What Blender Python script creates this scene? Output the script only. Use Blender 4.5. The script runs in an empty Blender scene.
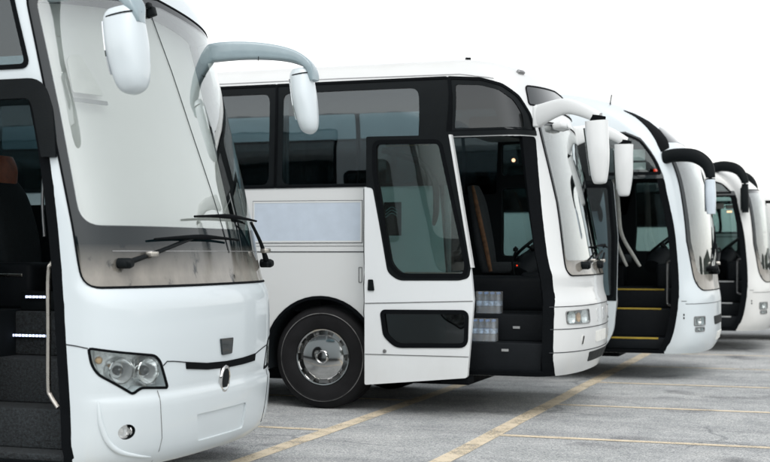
import math, random
PI = math.pi
def lerp(a, b, t): return a + (b - a) * t
def smooth(t):
    t = max(0.0, min(1.0, t)); return t * t * (3 - 2 * t)
def pchip(xs, ys):
    n = len(xs); h = [xs[i+1]-xs[i] for i in range(n-1)]
    d = [(ys[i+1]-ys[i])/h[i] for i in range(n-1)]
    m = [d[0]] + [0.0 if d[i-1]*d[i] <= 0 else 2*d[i-1]*d[i]/(d[i-1]+d[i]) for i in range(1, n-1)] + [d[-1]]
    def f(x):
        x = max(xs[0], min(xs[-1], x)); i = 0
        while i < n-2 and x > xs[i+1]: i += 1
        t = (x-xs[i])/h[i]; t2 = t*t; t3 = t2*t
        return ((2*t3-3*t2+1)*ys[i] + (t3-2*t2+t)*h[i]*m[i] + (-2*t3+3*t2)*ys[i+1] + (t3-t2)*h[i]*m[i+1])
    return f

class Shape:
    """Coach skin. s runs round the plan outline (0 = middle of the front, negative = door side), z is height."""
    def __init__(self, prof, hw=1.25, R=.45, n=2.5, L=12.0, Rr=.35, fade=(1.2, 4.0)):
        self.prof, self.hw, self.R, self.n, self.L, self.fade = prof, hw, R, n, L, fade
        u = [0.0]
        for a, b in zip(prof, prof[1:]): u.append(u[-1] + math.dist(a, b))
        self.u = u
        self.fz = pchip(u, [p[0] for p in prof]); self.fF = pchip(u, [p[1] for p in prof]); self.fi = pchip(u, [p[2] for p in prof])
        T = []; e = 2.0/n; N = 26
        for i in range(N+1):
            t = i/N*PI/2; T.append((R*(1-max(0, math.cos(t))**e), math.sin(t)**e))
        self.i_side = len(T)-1
        for k in (.12, .3, .55, .85, 1.2, 1.6, 2.1, 2.7, 3.4, 4.2, 5.2, 6.4, 7.6, 8.8, 10):
            if R + k < L-Rr-.15: T.append((R+k, 1.0))
        for i in range(11):
            t = PI/2 - i/10*PI/2; T.append((L-Rr*(1-max(0, math.cos(t))**.7), max(0, math.sin(t))**.7))
        self.T = T; a = [0.0]
        for p, q in zip(T, T[1:]): a.append(a[-1] + math.hypot(q[0]-p[0], (q[1]-p[1])*hw))
        self.a = a; self.a_side = a[self.i_side]; self.a_max = a[-1]
    def uz(self, z):
        lo, hi = 0.0, self.u[-1]
        for _ in range(40):
            m = (lo+hi)/2
            if self.fz(m) < z: lo = m
            else: hi = m
        return lo
    def plan(self, a):
        A = self.a; a = max(0.0, min(A[-1], a)); lo, hi = 0, len(A)-2
        while lo < hi:
            m = (lo+hi+1)//2
            if A[m] <= a: lo = m
            else: hi = m-1
        t = (a-A[lo])/(A[lo+1]-A[lo]); p, q = self.T[lo], self.T[lo+1]
        return lerp(p[0], q[0], t), lerp(p[1], q[1], t)
    def pu(self, s, u):
        xb, yn = self.plan(abs(s)); F = self.fF(u); h = max(0.0, self.hw - self.fi(u))
        w = 1 - smooth((xb-self.fade[0])/(self.fade[1]-self.fade[0]))
        r = max(0.0, min(1.0, (self.L-xb)/3.0)); g = self.fi(u)*(1-r)*.8
        return (F*w - xb + g, math.copysign(yn*h, s), self.fz(u))
    def S(self, s, z, off=0.0):
        u = self.uz(z); p = self.pu(s, u)
        if off:
            d = .01; a = self.pu(s-d, u); b = self.pu(s+d, u); c = self.pu(s, max(0, u-d)); e = self.pu(s, u+d)
            A = [b[i]-a[i] for i in range(3)]; B = [e[i]-c[i] for i in range(3)]
            N = (A[1]*B[2]-A[2]*B[1], A[2]*B[0]-A[0]*B[2], A[0]*B[1]-A[1]*B[0]); l = math.sqrt(sum(k*k for k in N)) or 1
            p = tuple(p[i]+N[i]/l*off for i in range(3))
        return p
    def sx(self, x, z, side=-1):
        u = self.uz(z); lo, hi = 0.0, self.a_max
        for _ in range(40):
            m = (lo+hi)/2
            if self.pu(m, u)[0] > x: lo = m
            else: hi = m
        return side*lo
    def fy(self, y, z):
        u = self.uz(z); lo, hi = 0.0, self.a_side
        for _ in range(40):
            m = (lo+hi)/2
            if self.pu(m, u)[1] < abs(y): lo = m
            else: hi = m
        return math.copysign(lo, y)
    def inside(self, x, y, z):
        if z < self.prof[0][0] or z > self.prof[-1][0]: return False
        u = self.uz(z); h = max(1e-6, self.hw-self.fi(u)); yn = abs(y)/h
        if yn >= 1: return False
        xb = self.R*(1-(1-yn**self.n)**(1/self.n))
        return self.fF(u)-xb > x > -self.L
SH1 = Shape([(.22,-.10,.03),(.30,-.02,.01),(.45,.015,0),(.66,.03,0),(.70,.015,0),(.76,.02,0),(1.05,.03,0),(1.28,.02,0),(1.36,-.01,0),(1.40,-.035,0),(1.8,-.12,.0),
    (2.5,-.29,.012),(3.1,-.445,.03),(3.42,-.54,.06),(3.60,-.67,.14),(3.72,-.92,.31),(3.79,-1.35,.65),(3.83,-2.2,1.25)])
SH2 = Shape([(.40,-.10,.02),(.50,-.05,.0),(.62,-.01,0),(.80,0,0),(1.10,-.01,0),(1.18,-.035,0),(1.28,-.05,0),(1.38,-.05,0),(1.44,-.065,0),(2.0,-.17,.005),(2.7,-.32,.015),
    (3.05,-.40,.025),(3.30,-.49,.05),(3.45,-.62,.11),(3.54,-.84,.26),(3.60,-1.25,.60),(3.63,-2.2,1.25)], R=.42, n=2.4)
SH3 = Shape([(.34,-.10,.02),(.46,-.03,.0),(.60,0,0),(.95,0,0),(1.12,-.02,0),(1.25,-.04,0),(1.8,-.08,0),(2.4,-.17,.01),(2.7,-.26,.02),(2.95,-.40,.03),
    (3.15,-.58,.05),(3.38,-.87,.10),(3.58,-1.25,.24),(3.73,-1.85,.6),(3.79,-2.9,1.25)], R=.45, n=2.4)
SH4 = Shape([(.34,-.10,.02),(.46,-.03,.0),(.60,0,0),(.95,0,0),(1.12,-.02,0),(1.25,-.04,0),(1.8,-.08,0),(2.4,-.17,.01),(2.62,-.26,.02),(2.80,-.42,.04),
    (2.93,-.62,.08),(3.05,-.95,.2),(3.14,-1.5,.55),(3.18,-2.6,1.25)], R=.45, n=2.4)
import bpy, bmesh
from mathutils import Vector, Matrix
scene = bpy.context.scene
col = scene.collection
rnd = random.Random(7)

# ------------------------------------------------------------------ materials
def new_mat(name):
    m = bpy.data.materials.new(name); m.use_nodes = True
    nt = m.node_tree; nt.nodes.clear()
    out = nt.nodes.new('ShaderNodeOutputMaterial')
    return m, nt, out
def N(nt, kind, **kw):
    n = nt.nodes.new(kind)
    for k, v in kw.items():
        if k in n.inputs: n.inputs[k].default_value = v
        else: setattr(n, k, v)
    return n
def noise(nt, scale, detail=4, rough=.55, coord='Object', stretch=None):
    tc = N(nt, 'ShaderNodeTexCoord'); src = tc.outputs[coord]
    if stretch:
        mp = N(nt, 'ShaderNodeMapping'); mp.inputs['Scale'].default_value = stretch
        nt.links.new(src, mp.inputs['Vector']); src = mp.outputs['Vector']
    n = N(nt, 'ShaderNodeTexNoise', Scale=scale, Detail=detail, Roughness=rough)
    nt.links.new(src, n.inputs['Vector']); return n
def ramp(nt, src, stops):
    r = N(nt, 'ShaderNodeValToRGB'); e = r.color_ramp.elements
    while len(e) < len(stops): e.new(.5)
    for k, (p, c) in enumerate(stops):
        e[k].position = p; e[k].color = c if len(c) == 4 else (*c, 1)
    nt.links.new(src, r.inputs['Fac']); return r
def simple(name, colr, rough=.5, metal=0.0, coat=0.0, spec=.5, vary=.12, scale=9, bump=0.0, bscale=40, ior=1.5, rvary=.1):
    m, nt, out = new_mat(name)
    b = N(nt, 'ShaderNodeBsdfPrincipled'); b.inputs['Metallic'].default_value = metal
    b.inputs['Coat Weight'].default_value = coat; b.inputs['Coat Roughness'].default_value = .04
    b.inputs['Specular IOR Level'].default_value = spec; b.inputs['IOR'].default_value = ior
    n = noise(nt, scale)
    lo = tuple(c*(1-vary) for c in colr); hi = tuple(min(1, c*(1+vary*.6)) for c in colr)
    r = ramp(nt, n.outputs['Fac'], [(.3, lo), (.7, hi)]); nt.links.new(r.outputs['Color'], b.inputs['Base Color'])
    mr = N(nt, 'ShaderNodeMapRange'); mr.inputs['To Min'].default_value = max(0.0, rough*(1-rvary*2)); mr.inputs['To Max'].default_value = min(1, rough*(1+rvary*2))
    nt.links.new(n.outputs['Fac'], mr.inputs['Value']); nt.links.new(mr.outputs['Result'], b.inputs['Roughness'])
    if bump:
        n2 = noise(nt, bscale, 3); bp = N(nt, 'ShaderNodeBump', Strength=bump, Distance=.01)
        nt.links.new(n2.outputs['Fac'], bp.inputs['Height']); nt.links.new(bp.outputs['Normal'], b.inputs['Normal'])
    nt.links.new(b.outputs['BSDF'], out.inputs['Surface'])
    return m
def paint(name, colr, grime_and_roof_dim=(.42,.40,.36), amount=.5, rough=.2):
    """Coach paint: gloss coat, faint panel waviness, road film along the skirt and light streaks."""
    m, nt, out = new_mat(name); L = nt.links.new
    b = N(nt, 'ShaderNodeBsdfPrincipled'); b.inputs['Coat Weight'].default_value = .6; b.inputs['Coat Roughness'].default_value = .05
    b.inputs['Roughness'].default_value = rough+.2
    tc = N(nt, 'ShaderNodeTexCoord'); sp = N(nt, 'ShaderNodeSeparateXYZ'); L(tc.outputs['Object'], sp.inputs[0])
    n1 = noise(nt, 2.2, 6, .65, stretch=(1, 1, .35)); n2 = noise(nt, 34, 5, .7, stretch=(1, 1, .25))
    mr = N(nt, 'ShaderNodeMapRange'); mr.inputs['From Min'].default_value = 1.15; mr.inputs['From Max'].default_value = .3; L(sp.outputs['Z'], mr.inputs['Value'])
    mu = N(nt, 'ShaderNodeMath', operation='MULTIPLY'); L(mr.outputs['Result'], mu.inputs[0]); L(n1.outputs['Fac'], mu.inputs[1])
    st = ramp(nt, n2.outputs['Fac'], [(.56, (0,0,0)), (.8, (.35,.35,.35))])
    ad = N(nt, 'ShaderNodeMath', operation='MULTIPLY_ADD'); ad.inputs[1].default_value = .22; L(st.outputs['Color'], ad.inputs[0])
    # roof dimmed in its colour above the gutter to offset the bright overhead sky
    rf = N(nt, 'ShaderNodeMapRange'); rf.inputs['From Min'].default_value = 3.34; rf.inputs['From Max'].default_value = 3.56; rf.inputs['To Max'].default_value = 1.5; L(sp.outputs['Z'], rf.inputs['Value'])
    r2 = N(nt, 'ShaderNodeMath', operation='MULTIPLY_ADD'); L(rf.outputs['Result'], r2.inputs[0]); L(n1.outputs['Fac'], r2.inputs[1]); L(mu.outputs[0], r2.inputs[2]); L(r2.outputs[0], ad.inputs[2])
    sc = N(nt, 'ShaderNodeMath', operation='MULTIPLY'); sc.inputs[1].default_value = amount; sc.use_clamp = True; L(ad.outputs[0], sc.inputs[0])
    mx = N(nt, 'ShaderNodeMix', data_type='RGBA'); L(sc.outputs[0], mx.inputs['Factor'])
    mx.inputs[6].default_value = (*colr, 1); mx.inputs[7].default_value = (*grime_and_roof_dim, 1); L(mx.outputs[2], b.inputs['Base Color'])
    nb = noise(nt, 2.6, 2); bp = N(nt, 'ShaderNodeBump', Strength=.06, Distance=.03); L(nb.outputs['Fac'], bp.inputs['Height'])
    L(bp.outputs['Normal'], b.inputs['Normal']); L(bp.outputs['Normal'], b.inputs['Coat Normal'])
    L(b.outputs['BSDF'], out.inputs['Surface']); return m
def glass(name, tint, ior=1.6, rough=.0, wavy=.03, film=.0):
    """One-sheet pane: tinted see-through plus a Fresnel mirror, with a faint film of dust."""
    m, nt, out = new_mat(name); L = nt.links.new
    t = N(nt, 'ShaderNodeBsdfTransparent'); t.inputs['Color'].default_value = (*tint, 1)
    g = N(nt, 'ShaderNodeBsdfGlossy'); g.inputs['Roughness'].default_value = rough; g.inputs['Color'].default_value = (.95, .97, .97, 1)
    geo = N(nt, 'ShaderNodeNewGeometry')
    nb = noise(nt, 1.7, 2); bp = N(nt, 'ShaderNodeBump', Strength=wavy, Distance=.05); L(nb.outputs['Fac'], bp.inputs['Height'])
    L(bp.outputs['Normal'], g.inputs['Normal'])
    # a pane is thin: take the reflectance of the outside whichever face is met
    ab = N(nt, 'ShaderNodeVectorMath', operation='DOT_PRODUCT'); L(geo.outputs['Incoming'], ab.inputs[0]); L(geo.outputs['Normal'], ab.inputs[1])
    aa = N(nt, 'ShaderNodeMath', operation='ABSOLUTE'); L(ab.outputs['Value'], aa.inputs[0])
    om = N(nt, 'ShaderNodeMath', operation='SUBTRACT'); om.inputs[0].default_value = 1; L(aa.outputs[0], om.inputs[1])
    pw = N(nt, 'ShaderNodeMath', operation='POWER'); pw.inputs[1].default_value = 4.2; L(om.outputs[0], pw.inputs[0])
    r0 = min(.5, 2*((ior-1)/(ior+1))**2)
    ma = N(nt, 'ShaderNodeMath', operation='MULTIPLY_ADD'); ma.inputs[1].default_value = 1-r0; ma.inputs[2].default_value = r0; ma.use_clamp = True; L(pw.outputs[0], ma.inputs[0])
    mx = N(nt, 'ShaderNodeMixShader'); L(ma.outputs[0], mx.inputs[0]); L(t.outputs[0], mx.inputs[1]); L(g.outputs[0], mx.inputs[2])
    last = mx
    if film:
        d = N(nt, 'ShaderNodeBsdfDiffuse'); d.inputs['Color'].default_value = (.6, .6, .57, 1)
        nf = noise(nt, 3.5, 6, .7); rf = ramp(nt, nf.outputs['Fac'], [(.35, (film*.3,)*3), (.75, (film,)*3)])
        m2 = N(nt, 'ShaderNodeMixShader'); L(rf.outputs['Color'], m2.inputs[0]); L(mx.outputs[0], m2.inputs[1]); L(d.outputs[0], m2.inputs[2]); last = m2
    L(last.outputs[0], out.inputs['Surface']); return m
def lamp_mat(name, colr, power):
    m, nt, out = new_mat(name); e = N(nt, 'ShaderNodeEmission', Strength=power); e.inputs['Color'].default_value = (*colr, 1)
    nt.links.new(e.outputs[0], out.inputs['Surface']); return m

M = {}
M['white'] = paint('pearl_white_paint', (.665, .68, .675), amount=.45)
M['cool'] = paint('cool_white_paint', (.61, .67, .695), amount=.22, rough=.15)
M['warm'] = paint('warm_white_paint', (.67, .675, .655), amount=.45)
M['plain'] = paint('white_panel_paint', (.72, .75, .76), amount=.5)
M['black'] = simple('black_plastic', (.006, .008, .009), .5, spec=.1, bump=.1, bscale=90)
M['rubber'] = simple('black_rubber', (.005, .006, .007), .65, spec=.03, bump=.15, bscale=60)
M['gloss'] = simple('black_glass_border', (.004, .009, .011), .035, ior=1.62, vary=.05, rvary=.3)
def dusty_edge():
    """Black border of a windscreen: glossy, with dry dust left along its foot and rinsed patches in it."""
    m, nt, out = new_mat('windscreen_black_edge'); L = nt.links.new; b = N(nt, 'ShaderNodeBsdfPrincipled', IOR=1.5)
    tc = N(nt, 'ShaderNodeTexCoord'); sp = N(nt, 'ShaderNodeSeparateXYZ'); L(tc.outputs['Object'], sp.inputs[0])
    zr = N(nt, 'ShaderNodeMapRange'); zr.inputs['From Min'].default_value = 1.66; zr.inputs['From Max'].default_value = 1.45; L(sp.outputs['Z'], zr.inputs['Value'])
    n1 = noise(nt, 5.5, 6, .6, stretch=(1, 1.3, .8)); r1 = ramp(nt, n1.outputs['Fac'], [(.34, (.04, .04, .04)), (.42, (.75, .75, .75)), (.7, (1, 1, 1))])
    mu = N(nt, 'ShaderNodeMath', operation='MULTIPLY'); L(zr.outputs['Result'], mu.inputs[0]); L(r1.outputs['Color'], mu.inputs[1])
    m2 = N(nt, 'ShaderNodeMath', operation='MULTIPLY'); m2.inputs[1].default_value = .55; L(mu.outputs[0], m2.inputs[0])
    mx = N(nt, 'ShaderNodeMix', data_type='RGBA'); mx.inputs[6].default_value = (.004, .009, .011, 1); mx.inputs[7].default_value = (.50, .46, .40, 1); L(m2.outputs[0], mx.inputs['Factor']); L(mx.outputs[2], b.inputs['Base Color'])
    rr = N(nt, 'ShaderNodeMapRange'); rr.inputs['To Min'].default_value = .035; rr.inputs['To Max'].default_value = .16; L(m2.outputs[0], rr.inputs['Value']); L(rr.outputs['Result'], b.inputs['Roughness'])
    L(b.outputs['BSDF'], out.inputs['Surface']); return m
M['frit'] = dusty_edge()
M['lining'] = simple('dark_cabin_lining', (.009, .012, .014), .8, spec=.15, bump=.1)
M['greytrim'] = simple('grey_cabin_trim', (.16, .17, .17), .6)
M['tyre'] = simple('tyre_rubber', (.012, .012, .013), .75, spec=.2, vary=.35, scale=6, bump=.2, bscale=70)
M['chrome'] = simple('chrome', (.62, .62, .61), .09, metal=1, vary=.06)
M['steel'] = simple('brushed_steel', (.60, .57, .52), .28, metal=1)
M['dullmetal'] = simple('wheel_steel', (.30, .30, .30), .35, metal=.8, vary=.25)
M['sideglass'] = glass('tinted_side_glass', (.50, .57, .59), 1.5, wavy=.05)
M['darkglass'] = glass('dark_tinted_glass', (.13, .17, .18), 1.42, wavy=.05)
M['doorglass'] = glass('door_glass', (.48, .60, .59), 1.5, film=.02)
M['wsglass'] = glass('windscreen_glass', (.86, .88, .87), 1.8, wavy=.04)
M['farglass'] = glass('far_side_glass', (.60, .66, .67), 1.42)
M['clearpane'] = glass('clear_cab_glass', (.72, .78, .78), 1.42)
M['clear'] = glass('clear_lamp_lens', (.93, .95, .95), 1.42)
M['blind'] = simple('pale_sun_blind', (.80, .795, .775), .9, vary=.05, scale=1.5)
M['curtain'] = simple('grey_curtain_cloth', (.26, .27, .27), .95, vary=.2)
M['paleclo'] = simple('pale_curtain_cloth', (.62, .62, .58), .95, vary=.15)
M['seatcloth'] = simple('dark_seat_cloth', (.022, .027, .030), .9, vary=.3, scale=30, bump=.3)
M['seatcolor'] = simple('patterned_seat_trim', (.15, .075, .035), .85, vary=.55, scale=22)
M['brownlea'] = simple('brown_leather', (.52, .15, .07), .38, vary=.25, scale=14, bump=.15)
M['carpet'] = simple('worn_step_carpet', (.020, .025, .028), .95, vary=.9, scale=60, bump=.8, bscale=110)
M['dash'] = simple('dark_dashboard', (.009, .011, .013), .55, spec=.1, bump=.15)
M['yellow'] = simple('yellow_step_edge', (.36, .26, .03), .7, vary=.25)
M['grit'] = simple('aluminium_edge', (.45, .46, .46), .4, metal=.7)
M['amber'] = simple('amber_lens', (.58, .36, .17), .2)
M['bowl'] = simple('lamp_bowl', (.88, .89, .89), .13, metal=.7, vary=.1, scale=30)
M['seam'] = simple('panel_gap', (.05, .055, .058), .7, spec=.1)
M['orange'] = simple('orange_trim', (.40, .15, .05), .6)
M['tyre_highlight'] = simple('painted_tyre_highlight', (.20, .20, .195), .8, vary=.8, scale=7)  # pale colour for the highlight painted on tyre sidewalls
M['lampback'] = simple('lamp_reflector', (.82, .84, .84), .2, metal=.45, vary=.3, scale=40)
M['panelblue'] = simple('pale_blue_panel', (.53, .60, .68), .35, vary=.05)
M['paper'] = simple('white_paper', (.72, .72, .68), .9)
M['mirror'] = simple('mirror_face', (.8, .82, .84), .02, metal=1, vary=.02)
M['bluegrey'] = simple('pale_mirror_shell', (.60, .67, .73), .3, vary=.05)
M['water'] = glass('blue_bottle_plastic', (.62, .78, .92), 1.5, rough=.12, film=.22)
M['film'] = glass('shrink_wrap', (.86, .92, .97), 1.5, rough=.15, wavy=.5, film=.42)
M['cap'] = simple('blue_cap', (.16, .30, .58), .5)
M['label'] = simple('bottle_label', (.50, .62, .76), .5, vary=.5, scale=45)
M['ledblue'] = lamp_mat('step_led', (.62, .72, 1.0), 1.6)
M['reading'] = lamp_mat('reading_lamp', (1.0, .62, .36), 1.0)
M['red'] = lamp_mat('red_tell_tale', (1.0, .06, .02), .7)
M['slate'] = simple('grey_mirror_arm', (.27, .345, .375), .25, vary=.08, coat=.4)

# ------------------------------------------------------------------ mesh helpers
def mk(name, verts, faces, mat, parent=None, angle=35, mats=None, fmat=None):
    me = bpy.data.meshes.new(name)
    me.from_pydata([tuple(v) for v in verts], [], faces); me.validate()
    bm = bmesh.new(); bm.from_mesh(me); bmesh.ops.remove_doubles(bm, verts=bm.verts, dist=1e-5)
    bmesh.ops.recalc_face_normals(bm, faces=bm.faces); bm.to_mesh(me); bm.free()
    for m in (mats or [mat]): me.materials.append(m)
    me.shade_smooth(); me.set_sharp_from_angle(angle=math.radians(angle))
    o = bpy.data.objects.new(name, me); col.objects.link(o)
    if parent: o.parent = parent
    return o
def merge(*parts):
    V, F = [], []
    for v, f in parts:
        b = len(V); V += list(v); F += [tuple(i+b for i in q) for q in f]
    return V, F
def box_g(x0, x1, y0, y1, z0, z1, b=0.0):
    if b <= 0:
        V = [(x, y, z) for x in (x0, x1) for y in (y0, y1) for z in (z0, z1)]
        return V, [(0,1,3,2), (4,6,7,5), (0,4,5,1), (2,3,7,6), (0,2,6,4), (1,5,7,3)]
    bm = bmesh.new(); bmesh.ops.create_cube(bm, size=1)
    for v in bm.verts:
        v.co = Vector((lerp(x0, x1, v.co.x+.5), lerp(y0, y1, v.co.y+.5), lerp(z0, z1, v.co.z+.5)))
    bmesh.ops.bevel(bm, geom=bm.edges[:], offset=b, segments=3, affect='EDGES', profile=.5)
    bm.verts.index_update(); V = [tuple(v.co) for v in bm.verts]; Fc = [tuple(v.index for v in f.verts) for f in bm.faces]; bm.free()
    return V, Fc
def box(name, x0, x1, y0, y1, z0, z1, mat, parent=None, b=0.0):
    return mk(name, *box_g(x0, x1, y0, y1, z0, z1, b), mat, parent)
def spline(pts, n=6):
    P = [Vector(p) for p in pts]; R = []
    for i in range(len(P)-1):
        a = P[max(0, i-1)]; b = P[i]; c = P[i+1]; d = P[min(len(P)-1, i+2)]
        for k in range(n):
            t = k/n; R.append(.5*((2*b)+(c-a)*t+(2*a-5*b+4*c-d)*t*t+(3*b-a-3*c+d)*t**3))
    R.append(P[-1]); return R
def interp_list(vals, k, n):
    if len(vals) == 2 or n < 3:
        q = k/(n-1); return tuple(lerp(a, b, q) for a, b in zip(vals[0], vals[-1]))
    xs = [float(i) for i in range(len(vals))]; x = k/(n-1)*(len(vals)-1)
    return tuple(pchip(xs, [v[i] for v in vals])(x) for i in range(2))
def sweep_g(pts, sec, side=(0, 1, 0), seg=14, power=2.0, n=6, closed=True):
    """Sweep a superellipse (half sizes: along 'side', across it) along a smooth path."""
    P = spline(pts, n) if n > 1 else [Vector(p) for p in pts]
    V, F = [], []; K = len(P); side = Vector(side)
    for k, p in enumerate(P):
        t = (P[min(K-1, k+1)]-P[max(0, k-1)]).normalized()
        s = (side - t*side.dot(t)).normalized(); q = t.cross(s)
        w, h = interp_list(sec, k, K)
        for j in range(seg):
            a = 2*PI*j/seg; ca, sa = math.cos(a), math.sin(a)
            V.append(p + s*w*math.copysign(abs(ca)**(2/power), ca) + q*h*math.copysign(abs(sa)**(2/power), sa))
    for k in range(K-1):
        for j in range(seg):
            j2 = (j+1) % seg; F.append((k*seg+j, k*seg+j2, (k+1)*seg+j2, (k+1)*seg+j))
    if closed:
        F.append(tuple(range(seg))[::-1]); F.append(tuple((K-1)*seg+j for j in range(seg)))
    return V, F
def tube_g(pts, r, seg=10, n=6): return sweep_g(pts, [(r, r), (r, r)], side=(.31, .77, .55), seg=seg, n=n)
def tube(name, pts, r, mat, parent=None, seg=10, n=6): return mk(name, *tube_g(pts, r, seg, n), mat, parent)
def sweep(name, pts, sec, mat, parent=None, **k): return mk(name, *sweep_g(pts, sec, **k), mat, parent, angle=50)
def lathe_g(prof, c=(0, 0, 0), seg=40, axis='y'):
    """prof: (radius, along axis)"""
    V, F = [], []
    for r, h in prof:
        for j in range(seg):
            a = 2*PI*j/seg
            V.append((c[0]+r*math.cos(a), c[1]+h, c[2]+r*math.sin(a)) if axis == 'y' else ((c[0]+h, c[1]+r*math.cos(a), c[2]+r*math.sin(a)) if axis == 'x' else (c[0]+r*math.cos(a), c[1]+r*math.sin(a), c[2]+h)))
    for i in range(len(prof)-1):
        for j in range(seg):
            j2 = (j+1) % seg; F.append((i*seg+j, i*seg+j2, (i+1)*seg+j2, (i+1)*seg+j))
    return V, F
def lathe(name, prof, c, mat, parent=None, seg=40, axis='y', angle=35): return mk(name, *lathe_g(prof, c, seg, axis), mat, parent, angle=angle)
def rnd_poly(pts, r, n=5):
    """Round the corners of a 2D polygon; r is a radius or one per corner."""
    K = len(pts); R = []
    for i in range(K):
        p = Vector(pts[i]).to_2d() if not isinstance(pts[i], Vector) else pts[i]
        a = Vector(pts[i-1][:2]) - Vector(pts[i][:2]); b = Vector(pts[(i+1) % K][:2]) - Vector(pts[i][:2]); p = Vector(pts[i][:2])
        rr = r[i] if isinstance(r, (list, tuple)) else r
        if rr <= 0: R.append(tuple(p)); continue
        d = min(rr, a.length*.48, b.length*.48); a = p + a.normalized()*d; b = p + b.normalized()*d
        for k in range(n+1):
            t = k/n; q = a*(1-t)**2 + p*2*t*(1-t) + b*t*t; R.append(tuple(q))
    return R
def prism_g(poly, h0, h1, axis='y'):
    f = {'y': lambda p, h: (p[0], h, p[1]), 'x': lambda p, h: (h, p[0], p[1]), 'z': lambda p, h: (p[0], p[1], h)}[axis]
    K = len(poly); V = [f(p, h0) for p in poly] + [f(p, h1) for p in poly]
    F = [tuple(range(K)), tuple(range(2*K-1, K-1, -1))] + [(i, i+K, (i+1) % K + K, (i+1) % K) for i in range(K)]
    return V, F
def boolean(o, cutters, op='DIFFERENCE'):
    for c in cutters:
        md = o.modifiers.new('b', 'BOOLEAN'); md.operation = op; md.solver = 'EXACT'; md.object = c
    dg = bpy.context.evaluated_depsgraph_get(); dg.update()
    me = bpy.data.meshes.new_from_object(o.evaluated_get(dg)); old = o.data; name = old.name
    o.modifiers.clear(); o.data = me; bpy.data.meshes.remove(old); me.name = name
    for c in cutters: d = c.data; bpy.data.objects.remove(c); bpy.data.meshes.remove(d)
    me.shade_smooth(); me.set_sharp_from_angle(angle=math.radians(32))
def cutter(vf, slot=1):
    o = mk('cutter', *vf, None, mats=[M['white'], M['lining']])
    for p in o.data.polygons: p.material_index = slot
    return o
def plate(name, outline, holes, h0, h1, mat, parent=None, axis='y', bevel=0):
    o = mk(name, *prism_g(outline, h0, h1, axis), mat)
    if holes:
        e = .05 if h1 > h0 else -.05
        boolean(o, [mk('cutter', *prism_g(h, h0-e, h1+e, axis), mat) for h in holes])
    if parent: o.parent = parent
    return o
def patch_g(sh, poly, off, thick, ds=.06, dz=.16):
    """Polygon in (s, z) laid on the skin of a Shape: off = distance of its back, thick = its thickness."""
    bm = bmesh.new(); vs = [bm.verts.new((p[0], p[1], 0)) for p in poly]; bm.faces.new(vs)
    bmesh.ops.triangulate(bm, faces=bm.faces[:])
    lo = min(p[0] for p in poly); hi = max(p[0] for p in poly)
    cuts = []; lim = sh.a_side+.02; k = math.ceil(max(lo, -lim)/ds)
    while k*ds < min(hi, lim): cuts.append((k*ds, 0)); k += 1
    for sgn in (-1, 1):
        x = lim+.3
        while x < max(abs(lo), abs(hi)):
            if lo < sgn*x < hi: cuts.append((sgn*x, 0))
            x += .7
    k = math.ceil(min(p[1] for p in poly)/dz)
    while k*dz < max(p[1] for p in poly): cuts.append((k*dz, 1)); k += 1
    for c, ax in cuts:
        bmesh.ops.bisect_plane(bm, geom=bm.verts[:]+bm.edges[:]+bm.faces[:], dist=1e-6, plane_co=(c, 0, 0) if ax == 0 else (0, c, 0), plane_no=(1, 0, 0) if ax == 0 else (0, 1, 0))
    bmesh.ops.remove_doubles(bm, verts=bm.verts, dist=1e-5)
    bm.verts.index_update(); P = [(v.co.x, v.co.y) for v in bm.verts]; K = len(P)
    V = [sh.S(s, z, off) for s, z in P] + [sh.S(s, z, off+thick) for s, z in P]; F = []
    for f in bm.faces:
        q = tuple(v.index for v in f.verts)
        F.append(q); F.append(tuple(i+K for i in q[::-1]))
    for e in bm.edges:
        if len(e.link_faces) == 1:
            a, b = e.verts[0].index, e.verts[1].index; F.append((a, b, b+K, a+K))
    bm.free(); return V, F
def patch(name, sh, poly, off, thick, mat, parent=None, angle=35, **k): return mk(name, *patch_g(sh, poly, off, thick, **k), mat, parent, angle=angle)
def ring_g(sh, outer, inner, off, thick, sub=3, lay=2):
    """Ring between two outlines with the same number of corners, laid on the skin."""
    K = len(outer); P = []; F = []
    cnt = [max(sub, math.ceil(math.dist(outer[i], outer[(i+1) % K])/.06)) if abs(outer[i][0]) < sh.a_side+.1 else max(sub, math.ceil(math.dist(outer[i], outer[(i+1) % K])/.15)) for i in range(K)]
    def dens(poly):
        R = []
        for i in range(K):
            a, b = poly[i], poly[(i+1) % K]
            for k in range(cnt[i]): R.append((lerp(a[0], b[0], k/cnt[i]), lerp(a[1], b[1], k/cnt[i])))
        return R
    A, B = dens(outer), dens(inner); n = len(A)
    m = max(2, lay); L = [[(lerp(a[0], b[0], r/m), lerp(a[1], b[1], r/m)) for a, b in zip(A, B)] for r in range(m+1)]
    V = [sh.S(s, z, off) for l in L for s, z in l] + [sh.S(s, z, off+thick) for l in L for s, z in l]
    T = (m+1)*n
    for r in range(m):
        for i in range(n):
            j = (i+1) % n; q = (r*n+i, r*n+j, (r+1)*n+j, (r+1)*n+i); F.append(q); F.append(tuple(k+T for k in q[::-1]))
    for r in (0, m):
        for i in range(n):
            j = (i+1) % n; F.append((r*n+i, r*n+j, r*n+j+T, r*n+i+T))
    return V, F
def ring(name, sh, outer, inner, off, thick, mat, parent=None, sub=3, lay=2): return mk(name, *ring_g(sh, outer, inner, off, thick, sub, lay), mat, parent)
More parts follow.
